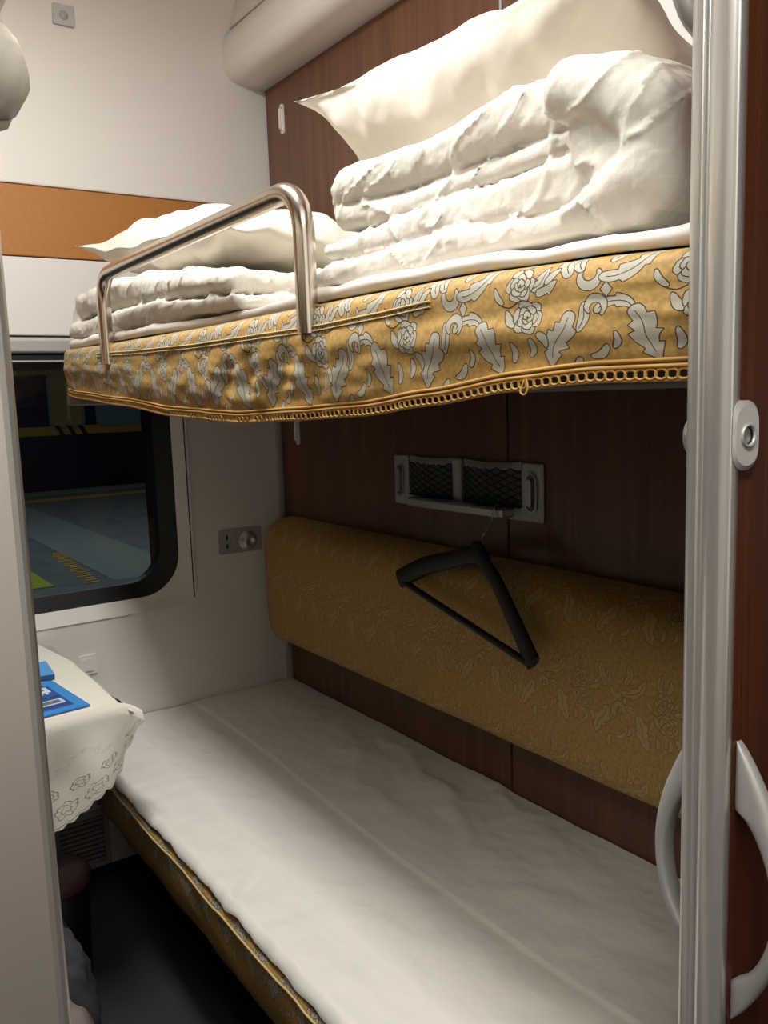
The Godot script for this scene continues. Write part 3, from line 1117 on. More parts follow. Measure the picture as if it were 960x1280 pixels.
func skirt_x(z: float, f: float, n: FastNoiseLite) -> float:
	# front of the upper mattress cover; f runs 0 at the top edge to 1 at the hem
	var g := exp(-pow((z - 1.28) / 0.26, 2.0)) * smoothstep(0.2, 0.6, f)
	var x := -0.698 - 0.010 * sin(PI * clampf(f * 0.9 + 0.1, 0, 1))
	x += 0.006 * n.get_noise_2d(z * 1.5, f * 0.8) * smoothstep(0.05, 0.4, f)
	x -= g * 0.007 * sin(z * 62.0 + f * 4.0 + 2.0 * n.get_noise_2d(z * 2.0, 4.0)) * (1.1 - f * 0.6)
	x -= 0.007 * g * n.get_noise_2d(z * 4.0, f * 1.6 + 7.0)
	var toward := clampf((z - 0.12) / 0.1, 0, 1)
	return lerpf(-0.655, x, sqrt(toward))

func make_upper_berth() -> void:
	var t := thing("upper_berth", "upper berth with gold floral mattress cover and braided hem", "bed", Vector3(0, 0, 0))
	panel_box("berth_board", Vector3(-0.685, 1.384, 0.14), Vector3(-0.02, 1.412, 2.028), M.under, t, 0.004)
	var n := noise(70, 2.5, 3)
	var s := st()
	var nz := 200
	var nf := 26
	grid(s, nz, nf + 6, func(u: float, v: float) -> Vector3:
		var z := lerpf(0.12, 2.045, u)
		var j := v * (nf + 6)
		var top: float = along(TOP, z)
		if j < 6:
			return Vector3(lerpf(-0.02, -0.676, j / 6.0), top + 0.004 * sin(PI * j / 6.0), z)
		var f := (j - 6) / nf
		var hem: float = along(HEM, z)
		var x := skirt_x(z, f, n)
		var rnd := clampf(f / 0.14, 0, 1)
		x = lerpf(-0.676, x, sqrt(1.0 - (1.0 - rnd) * (1.0 - rnd)))
		return Vector3(x, lerpf(top, hem, f) , z), Vector2(1.925, 0.154))
	# UV along z in metres, down the front in metres (the top strip is hidden by bedding)
	var cover := mi("mattress_cover", s, M.gold_upper, t)
	# far end of the cover
	s = st()
	grid(s, 12, 12, func(u: float, v: float) -> Vector3:
		return Vector3(lerpf(-0.655, -0.02, u), lerpf(along(TOP, 0.12), along(HEM, 0.12), v), 0.12 - 0.004 * sin(PI * v)), Vector2(0.6, 0.12))
	mi("end_panel", s, M.gold, t)
	# seam piping
	s = st()
	for off in [0.0, -0.006]:
		var pts := []
		for i in 81:
			var z := lerpf(0.5, 1.70, i / 80.0)
			var y: float = along(SEAM, z) + off
			var f: float = (along(TOP, z) - y) / (along(TOP, z) - along(HEM, z))
			pts.append(Vector3(skirt_x(z, f, n) - 0.0012, y, z))
		tube(s, pts, 0.0014 if off == 0.0 else 0.0009, 6)
	mi("seam_piping", s, M.pale_piping, t)
	# braided hem: two cords and a row of loops
	for off in [0.004, -0.001]:
		s = st()
		var pts := []
		for i in 121:
			var z := lerpf(0.125, 2.044, i / 120.0)
			pts.append(Vector3(skirt_x(z, 1.0, n) - 0.002, along(HEM, z) + off, z))
		tube(s, pts, 0.0022, 6)
		mi("hem_cord", s, M.braid, t)
	var loop := st()
	var lp := []
	for i in 14:
		var a := TAU * i / 14
		lp.append(Vector3(0.0, sin(a) * 0.0042, cos(a) * 0.0058))
	tube(loop, lp, 0.0013, 5, true)
	loop.generate_normals()
	var lm := loop.commit()
	var z := 0.135
	while z < 2.042:
		var o := mi("braid_loop", lm, M.braid, t)
		o.position = Vector3(skirt_x(z, 1.0, n) - 0.002, along(HEM, z) - 0.0075, z)
		z += 0.0105
	s = st()
	var low := []
	for i in 121:
		var zz := lerpf(0.125, 2.044, i / 120.0)
		low.append(Vector3(skirt_x(zz, 1.0, n) - 0.001, along(HEM, zz) - 0.0125, zz))
	tube(s, low, 0.0014, 5)
	mi("hem_cord", s, M.braid, t)
	# loose thread
	s = st()
	tube(s, bend([Vector3(-0.706, 1.397, 1.842), Vector3(-0.709, 1.384, 1.838), Vector3(-0.709, 1.381, 1.845), Vector3(-0.708, 1.389, 1.849), Vector3(-0.706, 1.397, 1.844)], 0.004), 0.001, 5)
	mi("loose_thread", s, M.braid, t)
	# guard rail: bent steel tube
	var r := thing("guard_rail", "bent polished steel guard rail on edge of upper berth", "rail", Vector3(-0.7, 1.47, 0.0))
	s = st()
	tube(s, bend([Vector3(-0.006, 0.0, 0.572), Vector3(-0.006, 0.185, 0.572), Vector3(-0.006, 0.187, 0.70), Vector3(-0.006, 0.189, 1.30), Vector3(-0.006, 0.189, 1.435), Vector3(-0.006, 0.0, 1.435)], 0.075, 9), 0.0145, 18)
	mi("tube", s, M.steel, r)
	# opposite upper berth, where the folded quilt by the door lies
	var u := copy(t, "matching upper berth on the opposite wood wall behind the door post")
	u.position = Vector3(LEFT, 0, END)
	u.rotation.y = PI

# ------------------------------------------------------------------ bedding
func seg_dist(p: Vector2, a: Vector3, b: Vector3) -> float:
	var q := Vector2(b.x - a.x, b.y - a.y)
	var t := clampf((p - Vector2(a.x, a.y)).dot(q) / maxf(q.length_squared(), 1e-9), 0, 1)
	return p.distance_to(Vector2(a.x, a.y) + q * t) - lerpf(a.z, b.z, t)

# folded quilt: each fold is a thick line in the (z, y) plane with its own front and back (x)
func quilt(folds: Array, lo: Vector3, hi: Vector3, cell: float, seed_: int, k: float) -> ArrayMesh:
	var nx := int((hi.x - lo.x) / cell) + 1
	var ny := int((hi.y - lo.y) / cell) + 1
	var nz := int((hi.z - lo.z) / cell) + 1
	var D := []
	for f in folds:
		var a := PackedFloat32Array()
		a.resize(ny * nz)
		for z in nz:
			for y in ny:
				var p := Vector2(lo.z + z * cell, lo.y + y * cell)
				var d := INF
				for i in f.line.size() - 1:
					d = minf(d, seg_dist(p, f.line[i], f.line[i + 1]))
				a[y + ny * z] = d
		D.append(a)
	var F := PackedFloat32Array()
	F.resize(nx * ny * nz)
	var n1 := noise(seed_, 9.0, 1)
	var n2 := noise(seed_ + 1, 20.0, 1)
	var n3 := noise(seed_ + 2, 5.0, 1)
	for z in nz:
		for y in ny:
			var q := y + ny * z
			for x in nx:
				var X := lo.x + x * cell
				var d := 1.0
				for j in folds.size():
					var f: Dictionary = folds[j]
					var d2: float = D[j][q]
					var dx := maxf(f.front - X, X - f.back)
					if d2 > 0.06 or dx > 0.06:
						d = minf(d, maxf(d2, dx))
						continue
					var r: float = f.round
					var e := Vector2(maxf(d2 + r, 0), maxf(dx + r, 0)).length() - r + minf(maxf(d2 + r, dx + r), 0.0)
					var h := maxf(k - absf(d - e), 0.0) / k
					d = minf(d, e) - h * h * k * 0.25
				if d < 0.03 and d > -0.03:
					var P := Vector3(X, lo.y + y * cell, lo.z + z * cell)
					var w := n3.get_noise_3dv(P) * 0.1
					# a few long creases, slanting up toward the door, on soft puffs
					var a := n1.get_noise_3d(P.x * 0.7 + w, P.y * 1.7 - P.z * 0.75 + w, P.z * 0.5 + P.y * 0.4)
					a = maxf(0.0, 1.0 - absf(a) * 4.5)
					var b := n2.get_noise_3d(P.x * 0.7 + w, P.y * 0.9 - P.z * 0.6 + w, P.z * 0.5 + w)
					b = maxf(0.0, 1.0 - absf(b) * 3.5)
					d -= 0.0045 * a * a + 0.0014 * b * b + 0.006 * n3.get_noise_3d(P.x * 1.3, P.y * 2.0, P.z * 1.3) - 0.002
				F[x + nx * (y + ny * z)] = d
	return nets(lo, cell, nx, ny, nz, F)

# pillow in its own axes: width along z, depth along x
func pillow_mesh(w: float, dep: float, th: float, seed_: int) -> SurfaceTool:
	var s := st()
	var n := noise(seed_, 3.0, 3)
	var n2 := noise(seed_ + 5, 7.0, 2)
	for side in [1, -1]:
		grid(s, 64, 48, func(u: float, v: float) -> Vector3:
			var a: float = (u * 2 - 1) * side
			var b := v * 2 - 1
			# edges pulled in between pointed corners
			var px: float = a * (1.0 - 0.10 * (1.0 - b * b * b * b) * pow(absf(a), 3.0))
			var pz: float = b * (1.0 - 0.09 * (1.0 - a * a * a * a) * pow(absf(b), 3.0))
			var ea := minf(1.0, absf(a) / 0.97)
			var eb := minf(1.0, absf(b) / 0.98)
			var h := pow(1.0 - pow(ea, 2.4), 0.68) * pow(1.0 - pow(eb, 2.8), 0.68) + 0.0
			var rim := minf(1.0 - absf(a), 1.0 - absf(b))
			h += 0.012 * smoothstep(0.0, 0.02, rim)
			var pucker := smoothstep(0.0, 0.08, rim) * (1.0 - smoothstep(0.1, 0.5, rim))
			var q := Vector3(px * dep / 2, 0, pz * w / 2)
			var wr := n.get_noise_3d(q.x * 2.0, side * 2.0, q.z * 2.0) * 0.014 * smoothstep(0.0, 0.3, rim)
			wr += pucker * 0.0045 * sin((b if absf(a) > absf(b) else a) * 11.0 + 3.0 * n.get_noise_2d(q.x * 2, q.z * 2 + side))
			wr += n2.get_noise_3d(q.x * 1.6, side, q.z * 1.6) * 0.004 * smoothstep(0.0, 0.2, rim)
			q.y = side * (h * th / 2 * (1.05 if side > 0 else 0.85) + maxf(wr * smoothstep(0.0, 0.12, h), -h * th * 0.3))
			var droop := 0.02 * n2.get_noise_2d(a * 0.2 + 5.0, b * 0.2) * pow(maxf(absf(a), absf(b)), 4.0)
			q.y += droop
			return q, Vector2(dep, w))
	return s

func make_bedding() -> void:
	# sheet folded over the upper mattress
	var sh := thing("bed_sheet", "white sheet edge showing under the bedding on upper berth", "sheet", Vector3.ZERO)
	var n := noise(80, 2.0, 3)
	var s := st()
	grid(s, 24, 200, func(u: float, v: float) -> Vector3:
		var z := lerpf(0.14, 2.044, v)
		var top: float = along(TOP, z) + 0.004 - 0.002 * smoothstep(0.45, 0.6, u)
		var thick := 0.018 + 0.008 * n.get_noise_2d(z * 1.4, 2.0) + 0.004 * n.get_noise_2d(z * 4.0, 5.0)
		if z < 0.45:
			thick += 0.006
		var front := -0.680 - 0.012 * n.get_noise_2d(z * 1.5, 9.0) + 0.03 * smoothstep(0.75, 1.25, z) * (1.0 - smoothstep(1.3, 1.4, z))
		var end := sqrt(clampf((z - 0.14) / 0.03, 0, 1))
		if u < 0.5:
			var x := lerpf(-0.03, front + thick * 0.5, u / 0.5)
			return Vector3(x, top + thick * end, z)
		var a := (u - 0.5) / 0.5 * PI
		return Vector3(front + thick * 0.5 - sin(a) * thick * 0.55 * end, top + thick * 0.5 * end + cos(a) * thick * 0.5 * end, z))
	mi("cloth", s, M.sheet, sh)
	var V := func(z: float, y: float, r: float) -> Vector3: return Vector3(z, y, r)
	# quilt near the door, folded in layers with its thick bend toward the door
	var folds := [
		{line = [V.call(1.345, 1.556, 0.017), V.call(1.587, 1.551, 0.019), V.call(1.8, 1.547, 0.019), V.call(1.92, 1.55, 0.02)], front = -0.655, back = -0.36, round = 0.016},
		{line = [V.call(1.365, 1.589, 0.014), V.call(1.456, 1.584, 0.018), V.call(1.684, 1.589, 0.026), V.call(1.83, 1.588, 0.030)], front = -0.640, back = -0.36, round = 0.018},
		{line = [V.call(1.40, 1.633, 0.016), V.call(1.531, 1.622, 0.017), V.call(1.685, 1.626, 0.015), V.call(1.85, 1.63, 0.016)], front = -0.628, back = -0.36, round = 0.014},
		{line = [V.call(1.405, 1.672, 0.028), V.call(1.534, 1.664, 0.028), V.call(1.644, 1.664, 0.031), V.call(1.738, 1.676, 0.035), V.call(1.87, 1.660, 0.034)], front = -0.632, back = -0.36, round = 0.026},
		{line = [V.call(1.388, 1.652, 0.020), V.call(1.40, 1.640, 0.020)], front = -0.62, back = -0.36, round = 0.018},
		{line = [V.call(1.845, 1.664, 0.031), V.call(1.905, 1.647, 0.032), V.call(1.94, 1.612, 0.034), V.call(1.935, 1.575, 0.033), V.call(1.88, 1.556, 0.026), V.call(1.845, 1.552, 0.018)], front = -0.668, back = -0.36, round = 0.03},
		{line = [V.call(1.88, 1.62, 0.05), V.call(1.9, 1.6, 0.05)], front = -0.655, back = -0.36, round = 0.03},
	]
	var q := thing("folded_quilt", "thick white quilt folded in layers on upper berth under big pillow", "quilt", Vector3(-0.35, 1.53, 1.66))
	var m := quilt(folds, Vector3(-0.70, 1.515, 1.29), Vector3(-0.32, 1.76, 2.01), 0.0050, 90, 0.004)
	var o := mi("cover", m, M.duvet, q)
	o.position = -q.position
	# quilt at the window end
	folds = [
		{line = [V.call(0.17, 1.572, 0.022), V.call(0.5, 1.570, 0.026), V.call(0.8, 1.560, 0.024), V.call(1.12, 1.545, 0.016)], front = -0.672, back = -0.08, round = 0.02},
		{line = [V.call(0.20, 1.632, 0.032), V.call(0.45, 1.628, 0.036), V.call(0.78, 1.612, 0.032), V.call(1.08, 1.582, 0.024)], front = -0.664, back = -0.08, round = 0.028},
		{line = [V.call(0.16, 1.60, 0.025), V.call(0.17, 1.61, 0.03)], front = -0.66, back = -0.08, round = 0.02},
	]
	var q2 := thing("folded_quilt", "flatter white quilt folded on upper berth behind the steel rail", "quilt", Vector3(-0.37, 1.53, 0.64))
	m = quilt(folds, Vector3(-0.71, 1.515, 0.10), Vector3(-0.04, 1.70, 1.19), 0.0066, 120, 0.005)
	o = mi("cover", m, M.duvet, q2)
	o.position = -q2.position
	# pillows
	var p := thing("pillow", "plump white pillow overhanging the thick layered quilt near the door", "pillow", Vector3(-0.310, 1.760, 1.448))
	o = mi("pillowcase", pillow_mesh(0.70, 0.48, 0.22, 130), M.pillow, p)
	p.rotation = Vector3(deg_to_rad(2.0), 0, deg_to_rad(-28))
	var p2 := thing("pillow", "white pillow behind the steel rail near the window wall", "pillow", Vector3(-0.42, 1.708, 0.62))
	o = mi("pillowcase", pillow_mesh(0.88, 0.46, 0.17, 150), M.pillow, p2)
	p2.rotation = Vector3(deg_to_rad(6.0), 0, deg_to_rad(-4))
	# quilt on the opposite upper berth, bulging past the door post
	folds = [
		{line = [V.call(1.37, 1.560, 0.030), V.call(1.60, 1.556, 0.030), V.call(1.95, 1.556, 0.028)], front = -0.606, back = -0.08, round = 0.026},
		{line = [V.call(1.36, 1.618, 0.034), V.call(1.65, 1.615, 0.034), V.call(1.95, 1.612, 0.032)], front = -0.652, back = -0.08, round = 0.03},
		{line = [V.call(1.37, 1.682, 0.034), V.call(1.65, 1.680, 0.036), V.call(1.92, 1.675, 0.032)], front = -0.650, back = -0.08, round = 0.03},
		{line = [V.call(1.40, 1.738, 0.026), V.call(1.70, 1.735, 0.030), V.call(1.90, 1.73, 0.026)], front = -0.640, back = -0.08, round = 0.024},
	]
	var q3 := thing("folded_quilt", "rounded end of folded white quilt on the opposite upper berth", "quilt", Vector3(-1.424, 1.533, 1.47))
	m = quilt(folds, Vector3(-0.69, 1.515, 1.29), Vector3(-0.05, 1.79, 2.01), 0.0075, 140, 0.006)
	o = mi("cover", m, M.duvet, q3)
	o.position = -Vector3(-0.35, 1.53, 1.66)
	q3.rotation.y = PI
	o.position.y = -1.53

# ------------------------------------------------------------------ fittings on the walls
func oval(w: float, h: float) -> PackedVector2Array:
	return rrect(0, 0, w, h, w * 0.499, 6)

func make_fittings() -> void:
	# coat hooks: oval plate with a folding peg
	var h := thing("coat_hook", "small white oval coat hook on wood wall above the upper berth", "hook", Vector3(0.0, 2.194, 0.115))
	var s := st()
	extrude(s, oval(0.018, 0.084), -0.005, 0.0, 1, true)
	mi("plate", s, M.white_plastic, h)
	s = st()
	extrude(s, oval(0.010, 0.058), -0.012, -0.004, 1, true)
	mi("peg", s, M.white_plastic, h)
	s = st()
	for y in [0.031, -0.033]:
		lathe(s, [Vector2(0, 0.001), Vector2(0.0028, 0.0005), Vector2(0.003, 0)], 10, Transform3D(Basis(Vector3(0, 0, 1), PI / 2), Vector3(-0.0052, y, 0)))
	mi("screw", s, M.grey_dark, h)
	var h2 := copy(h, "small oval coat hook on dark wood wall under the upper berth")
	h2.position = Vector3(0.0, 1.285, 0.121)
	# magazine holder with two net pockets and two flush hooks
	var t := thing("net_holder", "aluminium wall holder with two black net pockets and end hooks", "wall holder", Vector3(0.0, 1.17, 0.9))
	s = st()
	span(s, Vector3(-0.008, -0.063, -0.267), Vector3(0.0, 0.063, -0.208), 0.003)
	span(s, Vector3(-0.008, -0.063, 0.203), Vector3(0.0, 0.063, 0.267), 0.003)
	span(s, Vector3(-0.008, -0.063, -0.208), Vector3(0.0, -0.034, 0.203), 0.002)
	mi("plate", s, M.alu_dull, t)
	s = st()
	span(s, Vector3(-0.004, -0.034, -0.208), Vector3(0.0, 0.05, 0.203), 0.001)
	mi("back_plate", s, M.grey_dark, t)
	s = st()
	span(s, Vector3(-0.016, -0.036, -0.022), Vector3(0.0, 0.064, 0.008), 0.004)
	mi("centre_post", s, M.alu_dull, t)
	s = st()
	span(s, Vector3(-0.046, -0.058, -0.165), Vector3(0.0, -0.036, 0.18), 0.004)
	mi("ledge", s, M.alu, t)
	for e in [[-0.203, -0.024], [0.01, 0.2]]:
		s = st()
		grid(s, 16, 6, func(u: float, v: float) -> Vector3:
			return Vector3(-0.004 - 0.020 * sin(PI * u) * (0.4 + 0.6 * sin(PI * v * 0.5)), lerpf(0.064, 0.046, v) + 0.004 * sin(PI * u) * (1.0 - v) * -1.0, lerpf(e[0], e[1], u)))
		mi("lip", s, M.alu_dull, t)
		s = st()
		var w: float = e[1] - e[0]
		for dirn in [1, -1]:
			for k in range(-5, 13):
				var pts := []
				for i in 17:
					var u := i / 16.0
					var y: float = -0.036 + (u * dirn * w * 0.42 + k * 0.0155 * 1.0)
					if y < -0.036 or y > 0.05:
						continue
					pts.append(Vector3(-0.006 - 0.018 * sin(PI * u) * (0.6 + 0.4 * (y + 0.036) / 0.086), y, lerpf(e[0], e[1], u)))
				if pts.size() > 1:
					tube(s, pts, 0.0016, 5)
		tube(s, [Vector3(-0.006, -0.034, e[0]), Vector3(-0.02, -0.034, (e[0] + e[1]) / 2), Vector3(-0.006, -0.034, e[1])], 0.003, 6)
		mi("net", s, M.net, t)
	for zc in [-0.238, 0.235]:
		var hk := Node3D.new()
		hk.name = "flush_hook"
		t.add_child(hk, true)
		hk.position = Vector3(-0.008, 0.0, zc)
		s = st()
		ring(s, oval(0.034, 0.086), oval(0.026, 0.078), -0.004, -0.0045, 1, 0.0)
		mi("bezel", s, M.alu, hk)
		s = st()
		extrude(s, oval(0.027, 0.079), -0.0008, 0.0, 1)
		mi("well", s, M.grey_dark, hk)
		s = st()
		extrude(s, oval(0.014, 0.058), -0.010, -0.001, 1, true)
		mi("peg", s, M.alu, hk)
	# hanger hooked over the ledge
	var g := thing("coat_hanger", "black coat hanger hanging from the ledge of net holder", "hanger", Vector3(-0.09, 1.05, 1.075))
	var L := Vector3(-0.031, -0.100, -0.270)
	var R := Vector3(-0.060, -0.187, 0.205)
	var A := Vector3(-0.014, -0.005, -0.008)
	s = st()
	var arms := [[A, A.lerp(L, 0.3) + Vector3(0, 0.004, 0), A.lerp(L, 0.65) + Vector3(0, 0.010, 0), L], [A, A.lerp(R, 0.3) + Vector3(0, 0.006, 0.010), A.lerp(R, 0.65) + Vector3(0, 0.004, 0.006), R]]
	for a in arms:
		var c := Curve3D.new()
		for i in a.size():
			var d: Vector3 = (a[mini(i + 1, 3)] - a[maxi(i - 1, 0)]) / 6.0
			c.add_point(a[i], -d, d)
		var pts := []
		var rad := []
		for i in 21:
			var u := i / 20.0
			pts.append(c.sample_baked(c.get_baked_length() * u, true))
			rad.append(0.0085 + 0.002 * u)
		tube(s, pts, rad, 14, false, 2.2)
	lathe(s, [Vector2(0, 0.022), Vector2(0.006, 0.022), Vector2(0.012, 0.012), Vector2(0.019, -0.002), Vector2(0.022, -0.018), Vector2(0, -0.022)], 14, Transform3D(Basis.IDENTITY.scaled(Vector3(0.5, 1.15, 2.1)), A))
	mi("shoulders", s, M.black, g)
	s = st()
	tube(s, [L + Vector3(0, -0.004, 0.01), R + Vector3(0, -0.004, -0.01)], 0.0075, 8)
	mi("trouser_bar", s, M.black, g)
	s = st()
	for ph in [0.0, PI]:
		var pts := []
		for i in 41:
			var u := i / 40.0
			var ax := A + Vector3(0, 0.015, 0)
			var bx := Vector3(0.036, 0.062, -0.014)
			var p := ax.lerp(bx, u)
			pts.append(p + Vector3(cos(u * 22.0 + ph), 0, sin(u * 22.0 + ph)) * 0.0018)
		tube(s, pts, 0.0016, 5)
	tube(s, bend([Vector3(0.036, 0.062, -0.014), Vector3(0.041, 0.088, -0.014), Vector3(0.052, 0.094, -0.014), Vector3(0.068, 0.092, -0.014), Vector3(0.076, 0.088, -0.014)], 0.008), 0.002, 6)
	mi("twisted_wire_hook", s, M.steel, g)
	# socket plate on the window wall
	var o := thing("socket_plate", "grey socket plate with round knob on wall beside the window", "socket", Vector3(-0.159, 0.951, 0.0))
	s = st()
	extrude(s, rrect(0, 0, 0.146, 0.076, 0.008, 5), 0.0, 0.006, 0)
	mi("plate", s, M.grey_paint, o)
	s = st()
	lathe(s, [Vector2(0.031, 0.0), Vector2(0.030, 0.004), Vector2(0.026, 0.006), Vector2(0.024, 0.014), Vector2(0.019, 0.020), Vector2(0.012, 0.022), Vector2(0.010, 0.017), Vector2(0.0, 0.016)], 28, Transform3D(Basis(Vector3.RIGHT, PI / 2), Vector3(0.024, -0.003, 0.006)))
	mi("knob", s, M.alu, o)
	for y in [0.013, -0.014]:
		s = st()
		cbox(s, Vector3(-0.046, y, 0.0062), Vector3(0.006, 0.014, 0.002), 0.0005)
		mi("port", s, M.black, o)
	s = st()
	cbox(s, Vector3(-0.02, 0.0, 0.0066), Vector3(0.011, 0.024, 0.003), 0.001)
	mi("switch", s, M.alu_dull, o)
	# small call plate under the window
	o = thing("wall_plate", "small cream switch plate on wall just behind the table", "switch", Vector3(-0.652, 0.652, 0.0))
	s = st()
	extrude(s, rrect(0, 0, 0.05, 0.056, 0.005, 4), 0.0, 0.005, 0)
	mi("plate", s, M.white_plastic, o)
	s = st()
	extrude(s, rrect(0.0, 0, 0.03, 0.036, 0.004, 4), 0.005, 0.008, 0)
	mi("rocker", s, M.white_plastic, o)
	# sensor on the ceiling curve
	o = thing("ceiling_sensor", "small grey square sensor high on the white window wall", "sensor", Vector3(-0.58, 2.398, 0.0))
	s = st()
	extrude(s, rrect(0, 0, 0.056, 0.05, 0.004, 4), 0.0, 0.012, 0)
	mi("plate", s, mat(Color8(190, 186, 186), 0.4), o)
	s = st()
	lathe(s, [Vector2(0, 0.009), Vector2(0.008, 0.006), Vector2(0.012, 0.0)], 16, Transform3D(Basis(Vector3.RIGHT, PI / 2), Vector3(0, -0.002, 0.012)))
	mi("lens", s, M.grey_paint, o)

# ------------------------------------------------------------------ table
const HEMLINE := [[-1.21, 0.60], [-1.1, 0.52], [-0.98, 0.475], [-0.89, 0.505], [-0.80, 0.575], [-0.765, 0.60], [-0.745, 0.65], [-0.728, 0.69], [-0.715, 0.71]]

func lace_material() -> StandardMaterial3D:
	var w := 512
	var img := Image.create(w, w, false, Image.FORMAT_RGB8)
	img.fill(Color8(230, 225, 214))
	var dark := Color8(158, 151, 138)
	var light := Color8(242, 238, 228)
	# embroidered rosettes in two rows near the hem (v = 1) and stitched sprigs above
	var put := func(p: Vector2, c: Color, r: int) -> void:
		for j in range(-r, r + 1):
			for i in range(-r, r + 1):
				if i * i + j * j <= r * r + 1:
					img.set_pixel(posmod(int(p.x) + i, w), clampi(int(p.y) + j, 0, w - 1), c)
	for k in 16:
		var c := Vector2(16 + 64 * (k % 8) + (32 if k > 7 else 0), 440 if k < 8 else 352)
		var rad := 26.0 if k < 8 else 20.0
		for i in 160:
			var a := TAU * i / 160
			var lobes := rad * (0.82 + 0.18 * absf(sin(a * 3.5)))
			put.call(c + Vector2(cos(a), sin(a) * 1.3) * lobes, dark, 1)
			if i % 3 == 0:
				put.call(c + Vector2(cos(a), sin(a) * 1.3) * rad * 0.42, dark, 1)
		for i in 7:
			var a := TAU * i / 7
			for r in 8:
				put.call(c + Vector2(cos(a), sin(a) * 1.3) * rad * (0.45 + 0.05 * r), light if r % 2 == 0 else dark, 1)
	for k in 27:
		# stitched leaves in loose garlands
		var c := Vector2(10 + 19 * k, 236 + 34 * sin(k * 0.9))
		var tilt := 0.8 * sin(k * 2.1)
		for i in 40:
			var a := TAU * i / 40
			put.call(c + (Vector2(cos(a) * 6.0, sin(a) * 17.0)).rotated(tilt), dark, 0)
		for i in 8:
			put.call(c + Vector2(0, -14 + 4 * i).rotated(tilt), dark, 0)
	for i in 512:
		put.call(Vector2(i, 496 + 6 * absf(sin(i * PI / 27.0))), dark, 1)
	var m := mat(Color.WHITE, 0.85)
	m.albedo_texture = tex(img)
	return m

func make_table() -> void:
	var t := thing("folding_table", "small wall table below the window under a lace cloth", "table", Vector3(-0.98, 0.0, 0.0))
	var s := st()
	extrude(s, rrect(0.0, 0.315, 0.45, 0.61, 0.04, 5), 0.71, 0.736, 2)
	mi("table_top", s, M.grey_paint, t)
	s = st()
	for x in [-0.14, 0.14]:
		extrude(s, PackedVector2Array([Vector2(0.002, 0.42), Vector2(0.03, 0.42), Vector2(0.36, 0.69), Vector2(0.36, 0.71), Vector2(0.002, 0.71)]), x - 0.012, x + 0.012, 1)
	mi("bracket", s, M.grey_dark, t)
	var c := thing("tablecloth", "cream lace-edged tablecloth hanging over the small window table", "tablecloth", Vector3(0, 0, 0))
	var n := noise(160, 5.0, 2)
	s = st()
	# top
	grid(s, 24, 30, func(u: float, v: float) -> Vector3:
		var x := lerpf(-1.205, -0.754, u)
		var z := lerpf(0.012, 0.625, v)
		if v < 0.35 and u > 0.8:
			x -= 0.03 * (1.0 - v / 0.35) * (u - 0.8) / 0.2
		return Vector3(x, 0.7405 + 0.0012 * n.get_noise_2d(x, z), z))
	mi("top_cloth", s, M.lace, c)
	# front fall with scalloped hem
	s = st()
	grid(s, 160, 24, func(u: float, v: float) -> Vector3:
		var x := lerpf(-1.205, -0.716, u)
		var top := 0.7405
		var z0 := 0.625
		if x > -0.754:
			var k := (x + 0.754) / 0.038
			top -= 0.016 * k * k
			z0 += 0.03 * k
		var sc := 0.0075 * absf(sin(x * PI / 0.026))
		var hem: float = along(HEMLINE, x) - sc
		var y := lerpf(top, minf(hem, top - 0.002), v)
		var fall := top - y
		var z := z0 + 0.012 * sqrt(clampf(fall / 0.02, 0, 1)) + 0.018 * sin(x * 38.0 + 0.9) * smoothstep(0.02, 0.16, fall) + 0.05 * fall
		return Vector3(x, y, z), Vector2(1.0, 1.0))
	mi("front_fall", s, lace_material(), c)
	# side fall over the berth side
	s = st()
	grid(s, 100, 12, func(u: float, v: float) -> Vector3:
		var z := lerpf(0.10, 0.655, u)
		var sc := 0.006 * absf(sin(z * PI / 0.026))
		var y := 0.7405 - (0.052 + sc) * v - 0.012 * smoothstep(0.6, 0.655, z) * (1.0 - v)
		var pull := 0.03 * (1.0 - clampf((z - 0.012) / 0.215, 0, 1))
		return Vector3(-0.754 - pull + 0.024 * sqrt(v) + 0.012 * smoothstep(0.55, 0.655, z), y, z), Vector2(1.0, 0.25))
	mi("side_fall", s, M.lace, c)
	# booklets
	var b := thing("booklet", "blue printed card lying flat on the lace tablecloth", "booklet", Vector3(-0.90, 0.7425, 0.50))
	b.rotation.y = deg_to_rad(6)
	s = st()
	cbox(s, Vector3(0, 0.0015, 0), Vector3(0.155, 0.003, 0.23), 0.0005)
	mi("card", s, mat(Color8(38, 124, 206), 0.35), b)
	s = st()
	grid(s, 1, 1, func(u: float, v: float) -> Vector3: return Vector3(lerpf(-0.074, 0.074, u), 0.0033, lerpf(-0.112, 0.112, v)))
	var pm := mat(Color.WHITE, 0.3)
	pm.albedo_texture = tex(card_print())
	mi("print", s, pm, b)
	b = thing("booklet", "smaller cream booklet with blue border behind the blue card", "booklet", Vector3(-0.90, 0.7425, 0.30))
	b.rotation.y = deg_to_rad(-4)
	s = st()
	cbox(s, Vector3(0, 0.006, 0), Vector3(0.16, 0.012, 0.12), 0.001)
	mi("pages", s, mat(Color8(30, 84, 140), 0.5), b)
	s = st()
	cbox(s, Vector3(0, 0.0130, 0), Vector3(0.16, 0.002, 0.12), 0.0005)
	mi("cover", s, mat(Color8(74, 158, 222), 0.35), b)
	s = st()
	cbox(s, Vector3(-0.022, 0.0145, 0.008), Vector3(0.115, 0.001, 0.10), 0.0003)
	mi("cover_print", s, mat(Color8(226, 206, 168), 0.45), b)

